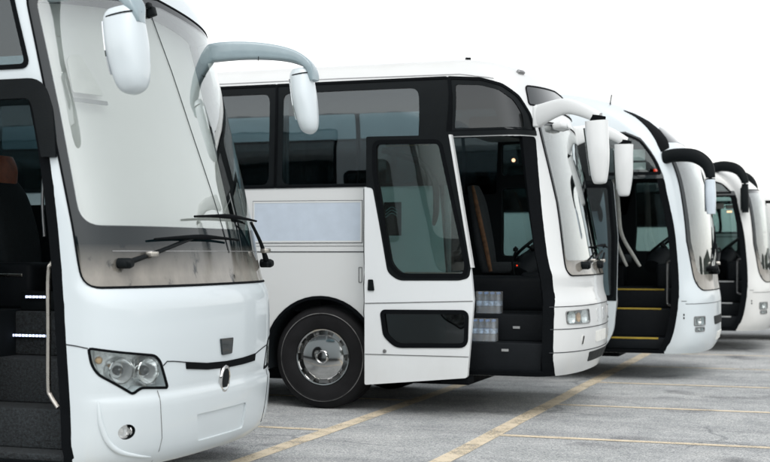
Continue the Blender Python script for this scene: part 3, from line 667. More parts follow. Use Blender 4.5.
# ------------------------------------------------------------------ coach with the door slid back, in the middle
def coach_mid():
    c = Coach('coach', 'white coach with glazed door slid back and a blank pale blue side panel', (-2.34, 13.6), SH2, M['white'], 1.0)
    R = c.root; sh = c.sh
    jf = [(-.265, .43), (-.25, 1.15), (-.33, 1.63), (-.47, 2.745)]; jf = smooth_edge(jf)
    op = rnd_poly(c.X(jf + [(-1.45, 2.745), (-1.45, .43)]), [0]*18 + [.05, .05, 0], 4)
    c.cut(op); c.cuts.append(box_g(-1.45, -.34, -1.19, -.36, .44, 1.1))
    # glass band
    c.pane([(-1.303, 2.80), (-.485, 2.80), (-.53, 2.96), (-.625, 3.13), (-.775, 3.245), (-.98, 3.31), (-1.303, 3.335)], r=.02, mat='darkglass', border=[(-1.24, 2.83), (-.56, 2.83), (-.58, 2.96), (-.66, 3.10), (-.80, 3.20), (-.99, 3.255), (-1.24, 3.27)], rb=.03)
    xs = [-1.315, -3.17, -4.95, -6.7, -8.45, -10.2, -11.4]
    for k, (a, b) in enumerate(zip(xs, xs[1:])):
        e = .31 if k == 0 else .075
        c.pane([(a-.003, 2.29), (a-.003, 3.335), (b+.003, 3.335), (b+.003, 2.29)], r=.02, gap=.026, border=[(a-e, 2.305), (a-e, 3.255), (b+.075, 3.255), (b+.075, 2.305)])
    xs = [-1.42, -3.17, -4.95, -6.7, -8.45, -10.2, -11.4]
    for a, b in zip(xs, xs[1:]): c.pane([(a-.012, 2.29), (a-.012, 3.30), (b+.012, 3.30), (b+.012, 2.29)], 1, mat='farglass', r=.03)
    c.pane([(-.78, 1.56), (-.95, 2.36), (-1.37, 2.36), (-1.37, 1.56)], 1, mat='doorglass'); c.pane([(-.98, 2.50), (-1.06, 2.88), (-1.37, 2.88), (-1.37, 2.50)], 1, mat='doorglass')
    c.patch('window_band', c.X([(-1.34, 2.755), (-.470, 2.755), (-.478, 2.80), (-1.34, 2.80)]), .002, .012, M['black'])
    Lo = c.Y([(-.975, 1.38), (-.90, 2.1), (-.93, 2.90)]); Li = c.Y([(-.935, 1.53), (-.865, 2.1), (-.89, 2.865)])
    c.windscreen(rnd_poly(Lo + [(0, 2.93)] + mir(Lo), [.12, 0, .05, 0, .05, 0, .12], 6), rnd_poly(Li + [(0, 2.895)] + mir(Li), [.05, 0, .03, 0, .03, 0, .05], 6), None)
    de = c.Y([(-1.0, 3.07), (-.955, 3.255), (0, 3.30), (.955, 3.255), (1.0, 3.07)])
    w = c.patch('destination_window', rnd_poly(de, [.03, .06, 0, .06, .03]), -.002, .006, M['gloss']); c.gasket('window_seal', inset(rnd_poly(de, [.03, .06, 0, .06, .03]), -.01), .012, parent=w)
    # lamps in the bumper corners
    for sg in (-1, 1):
        hl = [(sh.fy(sg*abs(y), z), z) for y, z in [(-1.06, 1.028), (-.56, 1.036), (-.535, .915), (-.56, .900), (-1.05, .912)]]
        if sg > 0: hl = hl[::-1]
        hp = rnd_poly(hl, .025); c.cut(hp, off=-.06, thick=.15, slot=0)
        h = c.patch('headlight', inset(hp, -.002), -.003, .004, M['clear']); c.gasket('lamp_seal', inset(hp, -.006), .007, M['dullmetal'], parent=h)
        c.patch('lamp_back', inset(hp, .002), -.055, .004, M['lampback'], h)
        for y0, y1, m in ((-1.03, -.88, 'lampback'), (-.86, -.76, 'amber'), (-.75, -.58, 'lampback')):
            ym = (y0+y1)/2; c.put('lamp_cell', lathe_g([(abs(y1-y0)*.48, .02), (abs(y1-y0)*.42, 0), (abs(y1-y0)*.2, -.02), (0, -.025)], seg=20, axis='x'), sh.fy(sg*abs(ym), .966), .966, -.03, M[m], h)
        tp = [(sh.fy(sg*.73, .735)+.042*math.cos(a), .735+.055*math.sin(a)) for a in [2*PI*k/20 for k in range(20)]]
        t = c.patch('tow_cover', tp, -.002, .006, M['warm']); c.patch('cover_slot', rnd_poly([(sh.fy(sg*.75, .73)-.012, .695), (sh.fy(sg*.75, .73)+.012, .695), (sh.fy(sg*.72, .73)+.016, .775), (sh.fy(sg*.72, .73)-.010, .775)], .008), .0, .007, M['rubber'], t)
        c.patch('marker_lamp', rnd_poly([(sh.fy(sg*.22, .97), .90), (sh.fy(sg*.22, .97), 1.03), (sh.fy(sg*.12, .97), 1.03), (sh.fy(sg*.12, .97), .90)], .02), -.002, .006, M['lampback'])
    for z in (1.078, .862, .636):
        c.line('bumper_seam', [(k*.1*sh.a_side-0, z - (.012 if z < 1 else 0)*(1-abs(k)/10)) for k in range(-9, 10)], .011)
    c.patch('number_plate', rnd_poly(c.Y([(-.27, .80), (.27, .80), (.27, .69), (-.27, .69)]), .01), 0, .008, M['paper'])
    c.patch('lower_grille', rnd_poly(c.Y([(-.5, .60), (.5, .60), (.45, .50), (-.45, .50)]), .03), -.002, .006, M['black'])
    # doorway and cab
    c.patch('door_jamb', c.X(jf) + c.X([(p[0]-.10, p[1]) for p in jf])[::-1], -.06, .058, M['rubber'])
    c.patch('door_sill', c.X([(-1.45, .402), (-.266, .402), (-.266, .445), (-1.45, .445)]), -.03, .034, M['rubber'])
    steps(c, [(-1.17, .44, .72), (-.86, .72, .985)], x0=-1.45, x1=-.35, tread='dash')
    for x, z, y in ((-.70, .855, -.866), (-.74, .648, -1.176)): box('step_plate', x-.035, x+.035, y-.004, y+.004, z-.012, z+.012, M['grit'], R)
    c.cab(wheel=(-.86, .5, 1.68), dash=(-1.0, -.34), dz=1.40, seat=(-1.34, .42, 1.50), h=.84, trim='seatcolor')
    c.seat('guide_seat', -1.85, -.55, 1.42, h=.8)
    box('engine_cover', -1.5, -.45, -.34, .25, .98, 1.36, M['dash'], R, .06)
    mk('gear_lever', *merge(tube_g([(-.95, .1, 1.34), (-.97, .08, 1.5), (-.93, .06, 1.62)], .012, 8), lathe_g([(0, 0), (.028, .01), (.03, .04), (0, .065)], (-.93, .06, 1.61), 12, 'z')), M['black'], R)
    box('roof_locker', -1.50, -.75, .2, 1.05, 2.88, 3.1, M['greytrim'], R, .04)
    l = lathe('reading_lamp', [(.0, -.03), (.03, -.03), (.035, .0), (.028, .03), (0, .035)], (-1.16, .95, 2.66), M['black'], R, 16); lathe('lamp_glow', [(0, -.036), (.022, -.034), (.022, -.03)], (-1.16, .95, 2.66), M['reading'], l, 12)
    t = box('dash_switch', -.86, -.80, -.30, -.26, 1.44, 1.50, M['black'], R, .008); box('tell_tale', -.835, -.822, -.306, -.299, 1.463, 1.476, M['red'], t)
    box('window_pillar', -1.36, -1.30, -1.19, -1.13, .98, 3.3, M['greytrim'], R, .01)
    # side details
    pn = c.X([(-3.41, 1.715), (-3.41, 2.128), (-2.215, 2.122), (-2.215, 1.715)])
    p = c.patch('side_panel', pn, .001, .006, M['panelblue']); ring('panel_frame', sh, inset(pn, -.008), inset(pn, .010), -.001, .010, M['white'], p)
    ring('panel_frame_shadow', sh, inset(pn, -.014), inset(pn, -.007), -.001, .004, M['seam'], p)  # shadow round the panel frame, put in as a dark ring
    c.line('side_seam', c.X([(-11.5, 1.612), (-9, 1.612), (-6, 1.612), (-4, 1.612), (-2.19, 1.612)]), .014); c.line('side_seam', c.X([(-11.5, 1.672), (-8, 1.672), (-4, 1.672), (-2.19, 1.672)]), .006, M['dullmetal'])
    c.line('skirt_seam', c.X([(-2.19, .44), (-2.19, 1.0), (-2.19, 1.8), (-2.19, 2.25)]), .010)
    c.line('gutter', c.X([(-11.4, 3.385), (-8, 3.385), (-5, 3.385), (-2.5, 3.385), (-1.2, 3.372), (-.85, 3.315)]), .012, M['dullmetal'])
    k = c.X([(-2.245, 1.30), (-2.245, 1.46), (-2.205, 1.46), (-2.205, 1.30)]); ring('hinge_cover', sh, rnd_poly(k, .012), rnd_poly(inset(k, .008), .008), 0, .006, M['dullmetal'], R, sub=1)
    for x0 in (-3.6, -5.2, -6.8): c.line('locker_seam', c.X([(x0, .44), (x0, 1.0), (x0, 1.6)]), .010)
    c.wheels(); c.finish(); c.rows(-3.1, z=1.5)
    # curtains
    def curtain(name, x0, x1, z0, z1, y, mat, folds):
        n = max(8, folds*6); V = []; F = []
        for i in range(n+1):
            t = i/n
            for z in (z0, (z0+z1)/2, z1): V.append((lerp(x0, x1, t), y+.022*math.sin(t*folds*2*PI)*(1.15-.3*(z-z0)/(z1-z0)), z))
        for i in range(n):
            for j in range(2): F.append((i*3+j, i*3+j+1, i*3+j+4, i*3+j+3))
        o = mk(name, V, F, mat, R, angle=60); md = None
        me = o.data; bm = bmesh.new(); bm.from_mesh(me); bmesh.ops.solidify(bm, geom=bm.faces[:], thickness=.006); bm.to_mesh(me); bm.free(); return o
    curtain('curtain', -1.63, -1.36, 2.28, 3.33, -1.12, M['curtain'], 5)
    for xc in (-3.17, -4.95, -6.7): curtain('curtain', xc-.10, xc+.10, 2.28, 3.33, -1.12, M['curtain'], 5)
    # the leaf
    ol = rnd_poly([(-2.07, .30), (-1.02, .40), (-.955, 1.15), (-.985, 1.46), (-1.21, 2.735), (-2.05, 2.745), (-2.05, 2.25), (-2.07, 2.25)], [.02, .03, 0, 0, .03, .02, 0, 0])
    g1 = rnd_poly([(-1.96, 2.683), (-1.30, 2.674), (-1.03, 1.485), (-1.05, 1.389), (-1.70, 1.385), (-1.80, 1.50), (-1.96, 2.40)], [.06, .06, .05, .04, .09, .05, .05])
    g2 = rnd_poly([(-1.88, 1.018), (-1.03, 1.025), (-1.04, .716), (-1.74, .70), (-1.85, .80)], [.03, .05, .06, .06, .04])
    fr = rnd_poly([(-2.052, 2.747), (-1.208, 2.738), (-.983, 1.46), (-1.0, 1.36), (-1.10, 1.335), (-1.72, 1.33), (-1.83, 1.41), (-1.90, 1.8), (-1.985, 2.24), (-2.052, 2.25)], [.02, .02, .02, .04, .02, .06, .05, .1, .03, .01])
    d = leaf_door(c, ol, g1, [g1, g2], fr, handle=(-2.01, 1.285), lock=(-1.86, .638), mat=M['plain'],
        arm=[(-1.93, -1.42, 2.62), (-1.72, -1.40, 2.56), (-1.52, -1.34, 2.46), (-1.42, -1.30, 2.28), (-1.42, -1.26, 2.05), (-1.45, -1.22, 1.88)])
    plate('edge_strip', [(-1.205, 2.742), (-1.18, 2.742), (-.962, 1.46), (-.985, 1.46)], [], -1.556, -1.49, M['white'], d)
    plate('leaf_crease', [(-2.065, 1.10), (-.965, 1.135), (-.965, 1.143), (-2.065, 1.108)], [], -1.5545, -1.549, M['dullmetal'], d)
    plate('leaf_crease', [(-2.065, .60), (-1.008, .60), (-1.008, .607), (-2.065, .607)], [], -1.5545, -1.549, M['dullmetal'], d)
    for x0, x1, z in ((-1.82, -1.08, 1.0), (-1.76, -1.10, .728), (-1.86, -1.42, 2.652), (-1.66, -1.10, 1.408)): box('orange_trim', x0, x1, -1.525, -1.512, z-.006, z+.006, M['orange'], d)
    st = box('leaf_notice', -1.88, -1.70, -1.515, -1.508, 1.77, 2.10, M['gloss'], d)
    mk('notice_marks', *merge(*[tube_g([(-1.86, -1.519, 1.98+k*.03), (-1.80, -1.519, 2.02+k*.03), (-1.74, -1.519, 1.99+k*.03)], .005, 6) for k in (-1, 0, 1)]), M['slate'], st)
    box('track_bracket', -1.30, -1.02, -1.50, -1.30, .335, .40, M['rubber'], d, .01)
    # mirrors
    def mirror(base, mid, tip, low, y):
        m = sweep('mirror', [(tip[0]-.03, y, tip[2]-.03), tuple(lerp((tip[0]-.03, y, tip[2]-.03)[i], low[i], .5) for i in range(3)), tuple(lerp((tip[0]-.03, y, tip[2]-.03)[i], low[i], .93) for i in range(3)), low], [(.108, .08), (.104, .098), (.070, .075), (.03, .035)], M['white'], R, side=(1, 0, 0), power=2.5, n=8, seg=26)
        sweep('mirror_arm', [base, mid, tip], [(.115, .035), (.075, .03), (.05, .05)], M['white'], m, side=(0, 0, 1), n=10, seg=18, power=2.6)
        sweep('mirror_neck', [(tip[0]-.01, y, tip[2]+.02), (tip[0]-.02, y, tip[2]-.04)], [(.07, .055), (.075, .06)], M['rubber'], m, side=(1, 0, 0), n=1)
        sweep('mirror_face', [(tip[0]-.135, y, tip[2]-.10), (low[0]-.085, y, low[2]+.08)], [(.012, .07), (.012, .055)], M['mirror'], m, side=(1, 0, 0), power=4, n=1)
        box('mirror_bracket', base[0]-.05, base[0]+.05, base[1]-.03, base[1]+.05, base[2]-.11, base[2]+.10, M['white'], m, .02)
        return m
    mirror((-.42, -1.14, 2.935), (-.10, -1.30, 3.0), (.22, -1.36, 2.875), (.225, -1.36, 2.25), -1.36)
    mirror((-.50, 1.10, 2.93), (-.22, 1.34, 3.0), (.05, 1.40, 2.875), (.02, 1.40, 2.25), 1.40)
    c.put('camera_pod', merge(box_g(0, .12, -.16, .14, -.03, .04, .025), lathe_g([(.02, .12), (.025, .10), (.025, .13), (0, .135)], (0, 0, 0), 14, 'x')), sh.fy(-.48, 2.86), 2.87, .0, M['white'])
    c.wiper((-.06, -.56, 1.475), (-.06, .40, 1.62), ((-.07, .05, 1.67), (-.06, .75, 1.66)), knuckle=.04)
    c.wiper((-.06, .20, 1.475), (-.11, .85, 1.60), ((-.06, .5, 1.68), (-.14, .95, 1.66)), knuckle=.04)
    c.put('roof_marker', box_g(-.01, .022, -.025, .025, -.03, .03, .008), sh.sx(-1.2, 3.56), 3.56, 0, M['black'])
    c.put('roof_lamp', box_g(-.01, .03, -.06, .05, -.02, .02, .01), sh.fy(-.86, 3.40), 3.40, 0, M['dullmetal'])
    return c

# ------------------------------------------------------------------ the two coaches with dark arms further along
def coach_far(label, origin, edge, warm, papers):
    low = not papers; c = Coach('coach', label, origin, SH4 if low else SH3, M['warm' if warm else 'cool'], 1.14)
    R = c.root; sh = c.sh
    jf = [(-.56, .37), (-.50, .47), (-.44, .66), (-.405, .9), (-.388, 1.14), (-.426, 1.76), (-.575, 2.54)]; jf = smooth_edge(jf)
    op = rnd_poly(c.X(jf + [(-1.36, 2.54), (-1.36, .37)]), [0]*18 + [.03, .03, 0], 4)
    c.cut(op); c.cuts.append(box_g(-1.36, -.50, -1.19, -.36, .38, 1.25))
    if low: c.pane([(-1.36, 2.58), (-.66, 2.58), (-.80, 2.72), (-1.0, 2.78), (-1.36, 2.80)], r=.02, mat='doorglass', gap=.03)
    else: c.pane([(-1.36, 2.60), (-.62, 2.60), (-.70, 2.77), (-.885, 3.02), (-1.06, 3.10), (-1.36, 3.13)], r=.03, mat='clearpane' if papers else 'doorglass', gap=.04)
    xs = [-1.40, -3.2, -5.0, -6.8, -8.6, -10.4, -11.4]
    for sd in (-1, 1):
        for a, b in zip(xs, xs[1:]): c.pane([(a-.012, 2.05 if low else 2.15), (a-.012, 2.80 if low else 3.13), (b+.012, 2.80 if low else 3.13), (b+.012, 2.05 if low else 2.15)], sd, r=.03, mat='darkglass')
    c.pane([(-.72, 1.62), (-.84, 2.62), (-1.30, 2.62), (-1.30, 1.62)], 1, mat='doorglass')
    c.patch('window_band', c.X([(-1.40, 2.535), (-.573, 2.535), (-.605, 2.605), (-1.40, 2.605)]), -.002, .008, M['gloss'])
    if not low: c.patch('window_band', inset(c.X([(-1.42, 3.13), (-1.06, 3.135), (-.87, 3.05), (-.68, 2.79), (-.58, 2.56), (-.60, 2.54), (-.705, 2.77), (-.89, 3.0), (-1.06, 3.08), (-1.42, 3.11)]), 0), -.003, .006, M['gloss'])
    zt = 2.62 if low else 2.84; Lo = c.Y([(-1.06, 1.13), (-1.15, 1.75), (-1.10, zt)]); Li = c.Y([(-1.0, 1.33), (-1.09, 1.75), (-1.045, zt-.05)])
    c.windscreen(rnd_poly(Lo + [(0, zt+.04)] + mir(Lo), [.22, 0, .05, 0, .05, 0, .22], 6), rnd_poly(Li + [(0, zt-.01)] + mir(Li), [.12, 0, .03, 0, .03, 0, .12], 6), None)
    roof = [(-1.02, 3.00), (-.90, 3.16), (-.6, 3.235), (0, 3.26), (.6, 3.235), (.90, 3.16), (1.02, 3.00), (.5, 3.04), (0, 3.05), (-.5, 3.04)]
    if not low: c.patch('destination_window', c.Y(roof), -.003, .008, M['gloss'])
    if not low: c.patch('roof_trim', c.X([(-.54, 2.93), (-.585, 3.05), (-.68, 3.17), (-.82, 3.29), (-1.0, 3.39), (-1.12, 3.43), (-1.10, 3.415), (-.97, 3.34), (-.82, 3.20), (-.73, 3.08), (-.66, 2.95), (-.62, 2.87)]), -.003, .012, M['rubber'])
    for sg in (-1, 1):
        for nm, z0, z1, y0, y1 in (('headlight', .695, .80, -1.13, -.92), ('fog_lamp', .62, .665, -1.115, -.94)):
            q = [(sh.fy(sg*abs(y), z), z) for y, z in [(y0, z1), (y1, z1), (y1, z0), (y0, z0)]]; q = q if sg < 0 else q[::-1]
            hp = rnd_poly(q, .015); c.cut(hp, off=-.05, thick=.12, slot=0); h = c.patch(nm, inset(hp, -.002), -.003, .004, M['clear']); c.patch('lamp_back', inset(hp, .002), -.045, .004, M['lampback'], h)
            c.gasket('lamp_seal', inset(hp, -.008), .010, M['dullmetal'], parent=h)
            c.put('lamp_cell', lathe_g([(.045, .02), (.035, 0), (.012, -.015), (0, -.015)] if nm == 'headlight' else [(.02, .01), (.012, 0), (0, -.005)], seg=18, axis='x'), sh.fy(sg*(abs(y0)+abs(y1))/2, (z0+z1)/2), (z0+z1)/2, -.03, M['chrome'], h)
    c.patch('grille', rnd_poly(c.Y([(-.55, .79), (.55, .79), (.5, .68), (-.5, .68)]), .03), -.002, .006, M['black'])
    c.patch('number_plate', rnd_poly(c.Y([(-.26, .58), (.26, .58), (.26, .47), (-.26, .47)]), .01), 0, .008, M['paper'])
    c.line('front_seam', [(k*.1*sh.a_side, .965) for k in range(-9, 10)], .008); c.line('corner_seam', c.X([(-.36, 1.0), (-.30, 1.0)]), .008)
    for z in (.83, .79): c.put('side_marker', box_g(0, .008, -.008, .008, -.012, .012, .003), sh.sx(-.33, z), z, 0, M['rubber'])
    c.patch('door_jamb', c.X(jf) + c.X([(p[0]-.09, p[1]) for p in jf])[::-1], -.06, .058, M['rubber'])
    c.patch('door_sill', c.X([(-1.36, .342), (-.57, .342), (-.57, .38), (-1.36, .38)]), -.03, .034, M['rubber'])
    steps(c, [(-1.14, .385, .53), (-.84, .53, .89), (-.55, .89, 1.13)] if edge == 'yellow' else [(-1.14, .385, .57), (-.84, .57, .78), (-.55, .78, 1.13)], x0=-1.36, x1=-.50, tread='dash', edge=edge, ew=.86)
    tube('grab_rail', [(-.50, -.86, 1.50), (-.57, -.82, 1.49), (-.585, -.80, 1.42), (-.585, -.80, 1.2), (-.585, -.80, 1.0), (-.575, -.81, .94), (-.50, -.86, .92)], .016, M['dullmetal'], R)
    tube('door_rail', [(-1.25, -1.10, 1.12), (-1.2, -1.12, 1.09), (-1.18, -1.12, .98), (-1.2, -1.12, .86), (-1.25, -1.10, .83)], .014, M['dullmetal'], R)
    c.cab(wheel=(-.82, .55, 1.72), dash=(-1.0, -.40), dz=1.46, seat=(-1.72, .5, 1.58), h=.75)
    sweep('cab_curtain', [(-1.34, -.30, 2.60), (-1.30, -.26, 2.2), (-1.26, -.22, 1.85), (-1.10, -.18, 1.55), (-1.02, -.17, 1.42)], [(.05, .02), (.03, .02), (.026, .02), (.024, .02), (.018, .015)], M['paleclo'], R, side=(1, 0, 0), n=6)
    sweep('cab_curtain', [(-1.34, -.20, 2.5), (-1.33, -.2, 2.1), (-1.34, -.18, 1.8), (-1.26, -.15, 1.55), (-1.2, -.14, 1.42)], [(.03, .02), (.02, .02), (.022, .02), (.024, .02), (.018, .015)], M['paleclo'], R, side=(1, 0, 0), n=6)
    if papers:
        for k, (x, z, w, h) in enumerate(((-1.12, 2.86, .20, .14), (-.90, 2.84, .16, .14), (-1.10, 2.70, .22, .11), (-.90, 2.70, .18, .09))): box('window_notice', x-w/2, x+w/2, -1.155, -1.150, z-h/2, z+h/2, M['paper'], R)
        mk('sun_screen', *merge(*[box_g(-1.32, -.98, -1.16, -1.15, 2.94+.022*k, 2.953+.022*k) for k in range(6)]), M['black'], R)
        box('cab_lamp', -.96, -.91, .72, .76, 2.74, 2.78, M['red'], R)
    else:
        for x, z, w, h in ((-1.05, 2.44, .22, .10), (-.80, 2.42, .20, .07)): box('cab_panel', x-w/2, x+w/2, .9, .95, z-h/2, z+h/2, M['paper'], R, .01)
        l = box('cab_lamp', -.78, -.70, -.42, -.38, 2.28, 2.31, M['reading'], R)
    c.wheels(hub='dullmetal'); c.finish(); c.rows(-3.2, n=6)
    if papers:
        ol = rnd_poly([(-2.05, .36), (-1.30, .36), (-1.15, .62), (-1.115, 1.02), (-1.10, 1.8), (-1.16, 2.50), (-2.05, 2.50)], [.02, .16, .1, 0, 0, .05, .05])
        g1 = rnd_poly([(-1.97, 1.06), (-1.175, 1.06), (-1.165, 1.8), (-1.22, 2.43), (-1.97, 2.43)], [.04, .04, .05, .05, .05])
        fr = rnd_poly([(-2.052, 1.005), (-1.117, 1.005), (-1.098, 1.8), (-1.158, 2.503), (-2.052, 2.503)], [.01, .01, .05, .05, .05])
        leaf_door(c, ol, g1, [g1], fr, gm='sideglass', arm=[(-1.9, -1.42, 2.4), (-1.6, -1.36, 2.35), (-1.4, -1.28, 2.2), (-1.36, -1.22, 2.0)])
    for sg in ((-1,) if papers else (-1, 1)):
        y = sg*1.33; ax, az = (-.43, .17) if low else (0, 0); m = sweep('mirror', [(ax, y, 2.50+az), (ax+.005, y, 2.30+az), (ax+.01, y, 2.08+az)], [(.055, .085), (.062, .095), (.05, .08)], M['bluegrey'] if papers else M['black'], R, side=(1, 0, 0), power=3.4, n=6, seg=22)
        sweep('mirror_arm', ([(-.98, sg*1.10, 2.98), (-.80, sg*1.18, 3.01), (-.62, sg*1.27, 2.98), (-.50, y, 2.90), (-.43, y, 2.76), (-.43, y, 2.63)] if low else [(-.58, sg*1.16, 2.80), (-.42, sg*1.24, 2.82), (-.20, sg*1.31, 2.80), (-.05, y, 2.70), (.0, y, 2.56), (.0, y, 2.46)]), [(.085, .05), (.085, .055), (.085, .06), (.075, .06), (.06, .07), (.045, .06)], M['black'], m, side=(0, 0, 1), n=8, seg=16, power=2.5)
        sweep('mirror_face', [(ax-.062, y, 2.47+az), (ax-.055, y, 2.11+az)], [(.008, .075), (.008, .07)], M['mirror'], m, side=(1, 0, 0), power=4, n=1)
        if papers: c.put('corner_lamp', box_g(0, .03, -.03, .03, -.02, .02, .01), sh.fy(sg*1.12, 2.86), 2.86, 0, M['amber'], m)
    c.wiper((-.02, -.50, 1.40), (-.02, .22, 1.60), ((-.03, -.2, 1.66), (-.03, .5, 1.62)), knuckle=.036); c.wiper((-.02, -.36, 1.36), (-.04, -.05, 1.72), ((-.07, -.3, 1.45), (-.07, .05, 1.95)), knuckle=.036)
    if papers: tube('aerial', [(-1.28, -.95, 3.42), (-1.29, -.96, 3.52), (-1.27, -.97, 3.64)], .008, M['black'], R, 6)
    return c

# ------------------------------------------------------------------ minibus at the right edge
def minibus():
    sh = Shape([(.30, -.10, .02), (.42, -.02, 0), (.6, 0, 0), (.95, -.03, 0), (1.15, -.12, .0), (1.30, -.45, .005), (1.7, -.78, .02), (2.2, -1.15, .06), (2.55, -1.45, .11), (2.68, -1.75, .2), (2.75, -2.3, .5), (2.78, -3.0, 1.0)], hw=1.0, R=.35, n=2.6, L=6.4, fade=(1.5, 3.6))
    c = Coach.__new__(Coach); c.sh, c.zf, c.mat = sh, .6, M['warm']; base = None
    Coach.__init__(c, 'minibus', 'white minibus mostly out of frame at the right picture edge', (.9, 25.7), sh, M['warm'], .6) if False else None
    c.root = tag(empty('minibus', (.9, 25.7, 0)), 'white minibus with pale windows at the right picture edge, behind the farthest coach', 'minibus'); R = c.root
    us = [lerp(0, sh.u[-1], k/60) for k in range(61)]; ss = [-a for a in sh.a] + [a for a in sh.a[-2:0:-1]]; n = len(ss)
    V = [sh.pu(s, u) for u in us for s in ss]; F = [(i*n+j, i*n+(j+1) % n, (i+1)*n+(j+1) % n, (i+1)*n+j) for i in range(60) for j in range(n)] + [tuple(range(n))]
    c.body = mk('body', V, F, None, R, mats=[M['warm'], M['lining']]); c.cuts = [box_g(-6.2, -1.9, -.9, .9, .6, 2.6, .08)]
    for sd in (-1, 1):
        for a, b in ((-2.12, -3.1), (-3.16, -4.3), (-4.36, -5.6)): c.pane([(a, 1.98), (a-.05, 2.52), (b, 2.52), (b, 1.98)], sd, mat='clear', r=.05)
    dk = c.X([(-1.9, 1.45), (-1.9, 1.60), (-2.6, 1.60), (-2.6, 1.45)]); c.patch('side_stripe', dk, 0, .006, M['rubber'])
    c.line('side_seam', c.X([(-1.6, 1.90), (-3, 1.90), (-5.8, 1.90)]), .03, M['dullmetal'])
    ws = c.Y([(-.80, 1.36), (-.72, 2.35), (.72, 2.35), (.80, 1.36)]); c.patch('windscreen', rnd_poly(ws, .08), -.002, .008, M['gloss'])
    for sg in (-1, 1):
        q = [(sh.fy(sg*y, z), z) for y, z in ((.92, .92), (.62, .90), (.62, .72), (.92, .74))]; h = c.patch('headlight', q if sg < 0 else q[::-1], 0, .008, M['lampback'])
        m = sweep('mirror', [(-1.15, sg*1.16, 1.75), (-1.17, sg*1.17, 1.52)], [(.05, .09), (.05, .08)], M['black'], R, side=(1, 0, 0), power=3, n=4); tube('mirror_arm', [(-1.2, sg*.96, 1.58), (-1.17, sg*1.1, 1.6)], .02, M['black'], m)
        for x in (-1.25, -4.9):
            c.cuts.append(lathe_cyl(.42, sg*.6, sg*1.2, x, .38)); f = lambda pr: [(r, h*-sg) for r, h in pr]
            w = empty('wheel', (0, 0, 0)); w.parent = R; mk('tyre', *lathe_g(f([(.22, 0), (.24, -.03), (.3, -.04), (.35, -.03), (.37, 0), (.37, .16), (.35, .2), (.22, .2), (.22, 0)]), (x, sg*.92, .37), 40), M['tyre'], w)
            mk('rim', *lathe_g(f([(.225, 0), (.22, -.02), (.15, .01), (.08, -.01), (0, -.012)]), (x, sg*.92, .37), 32), M['dullmetal'], w)
    c.finish(); box('chassis', -5.9, -.6, -.7, .7, .24, .33, M['rubber'], R)

coach_near(); mid = coach_mid()
coach_far('white coach with yellow step edges and pale grey mirror on a black arm', (-1.48, 17.75), 'yellow', False, True)
coach_far('low white coach with grey step edges and black mirrors beside the minibus', (-.98, 22.95), 'grit', True, False)
minibus()

# ------------------------------------------------------------------ water packs on the steps of the middle coach
def water_pack(label, x, y, z):
    p = tag(empty('water_pack', (x, y, z)), label, 'water pack', 'shrink-wrapped water packs on the coach steps')
    for i in range(4):
        for j in range(2):
            bx, by = (i-1.5)*.064, (j-.5)*.064
            b = lathe('bottle', [(0, .001), (.026, .002), (.031, .01), (.031, .06), (.028, .068), (.031, .076), (.031, .13), (.028, .15), (.014, .185), (.0125, .20), (0, .20)], (bx, by, 0), M['water'], p, 18, 'z')
            lathe('bottle_cap', [(.0145, .195), (.0145, .214), (.012, .217), (0, .217)], (bx, by, 0), M['cap'], b, 14, 'z'); lathe('bottle_label', [(.0318, .078), (.0318, .126)], (bx, by, 0), M['label'], b, 18, 'z')
    mk('wrap', *prism_g(rnd_poly([(-.131, -.067), (.131, -.067), (.131, .067), (-.131, .067)], .03), .002, .222, 'z'), M['film'], p)
    return p
water_pack('blue water bottle pack on the upper step of the open doorway', -2.34-1.01, 13.6-.75, .987)
water_pack('blue water bottle pack on the lower step, below the other pack', -2.34-.99, 13.6-1.02, .722)
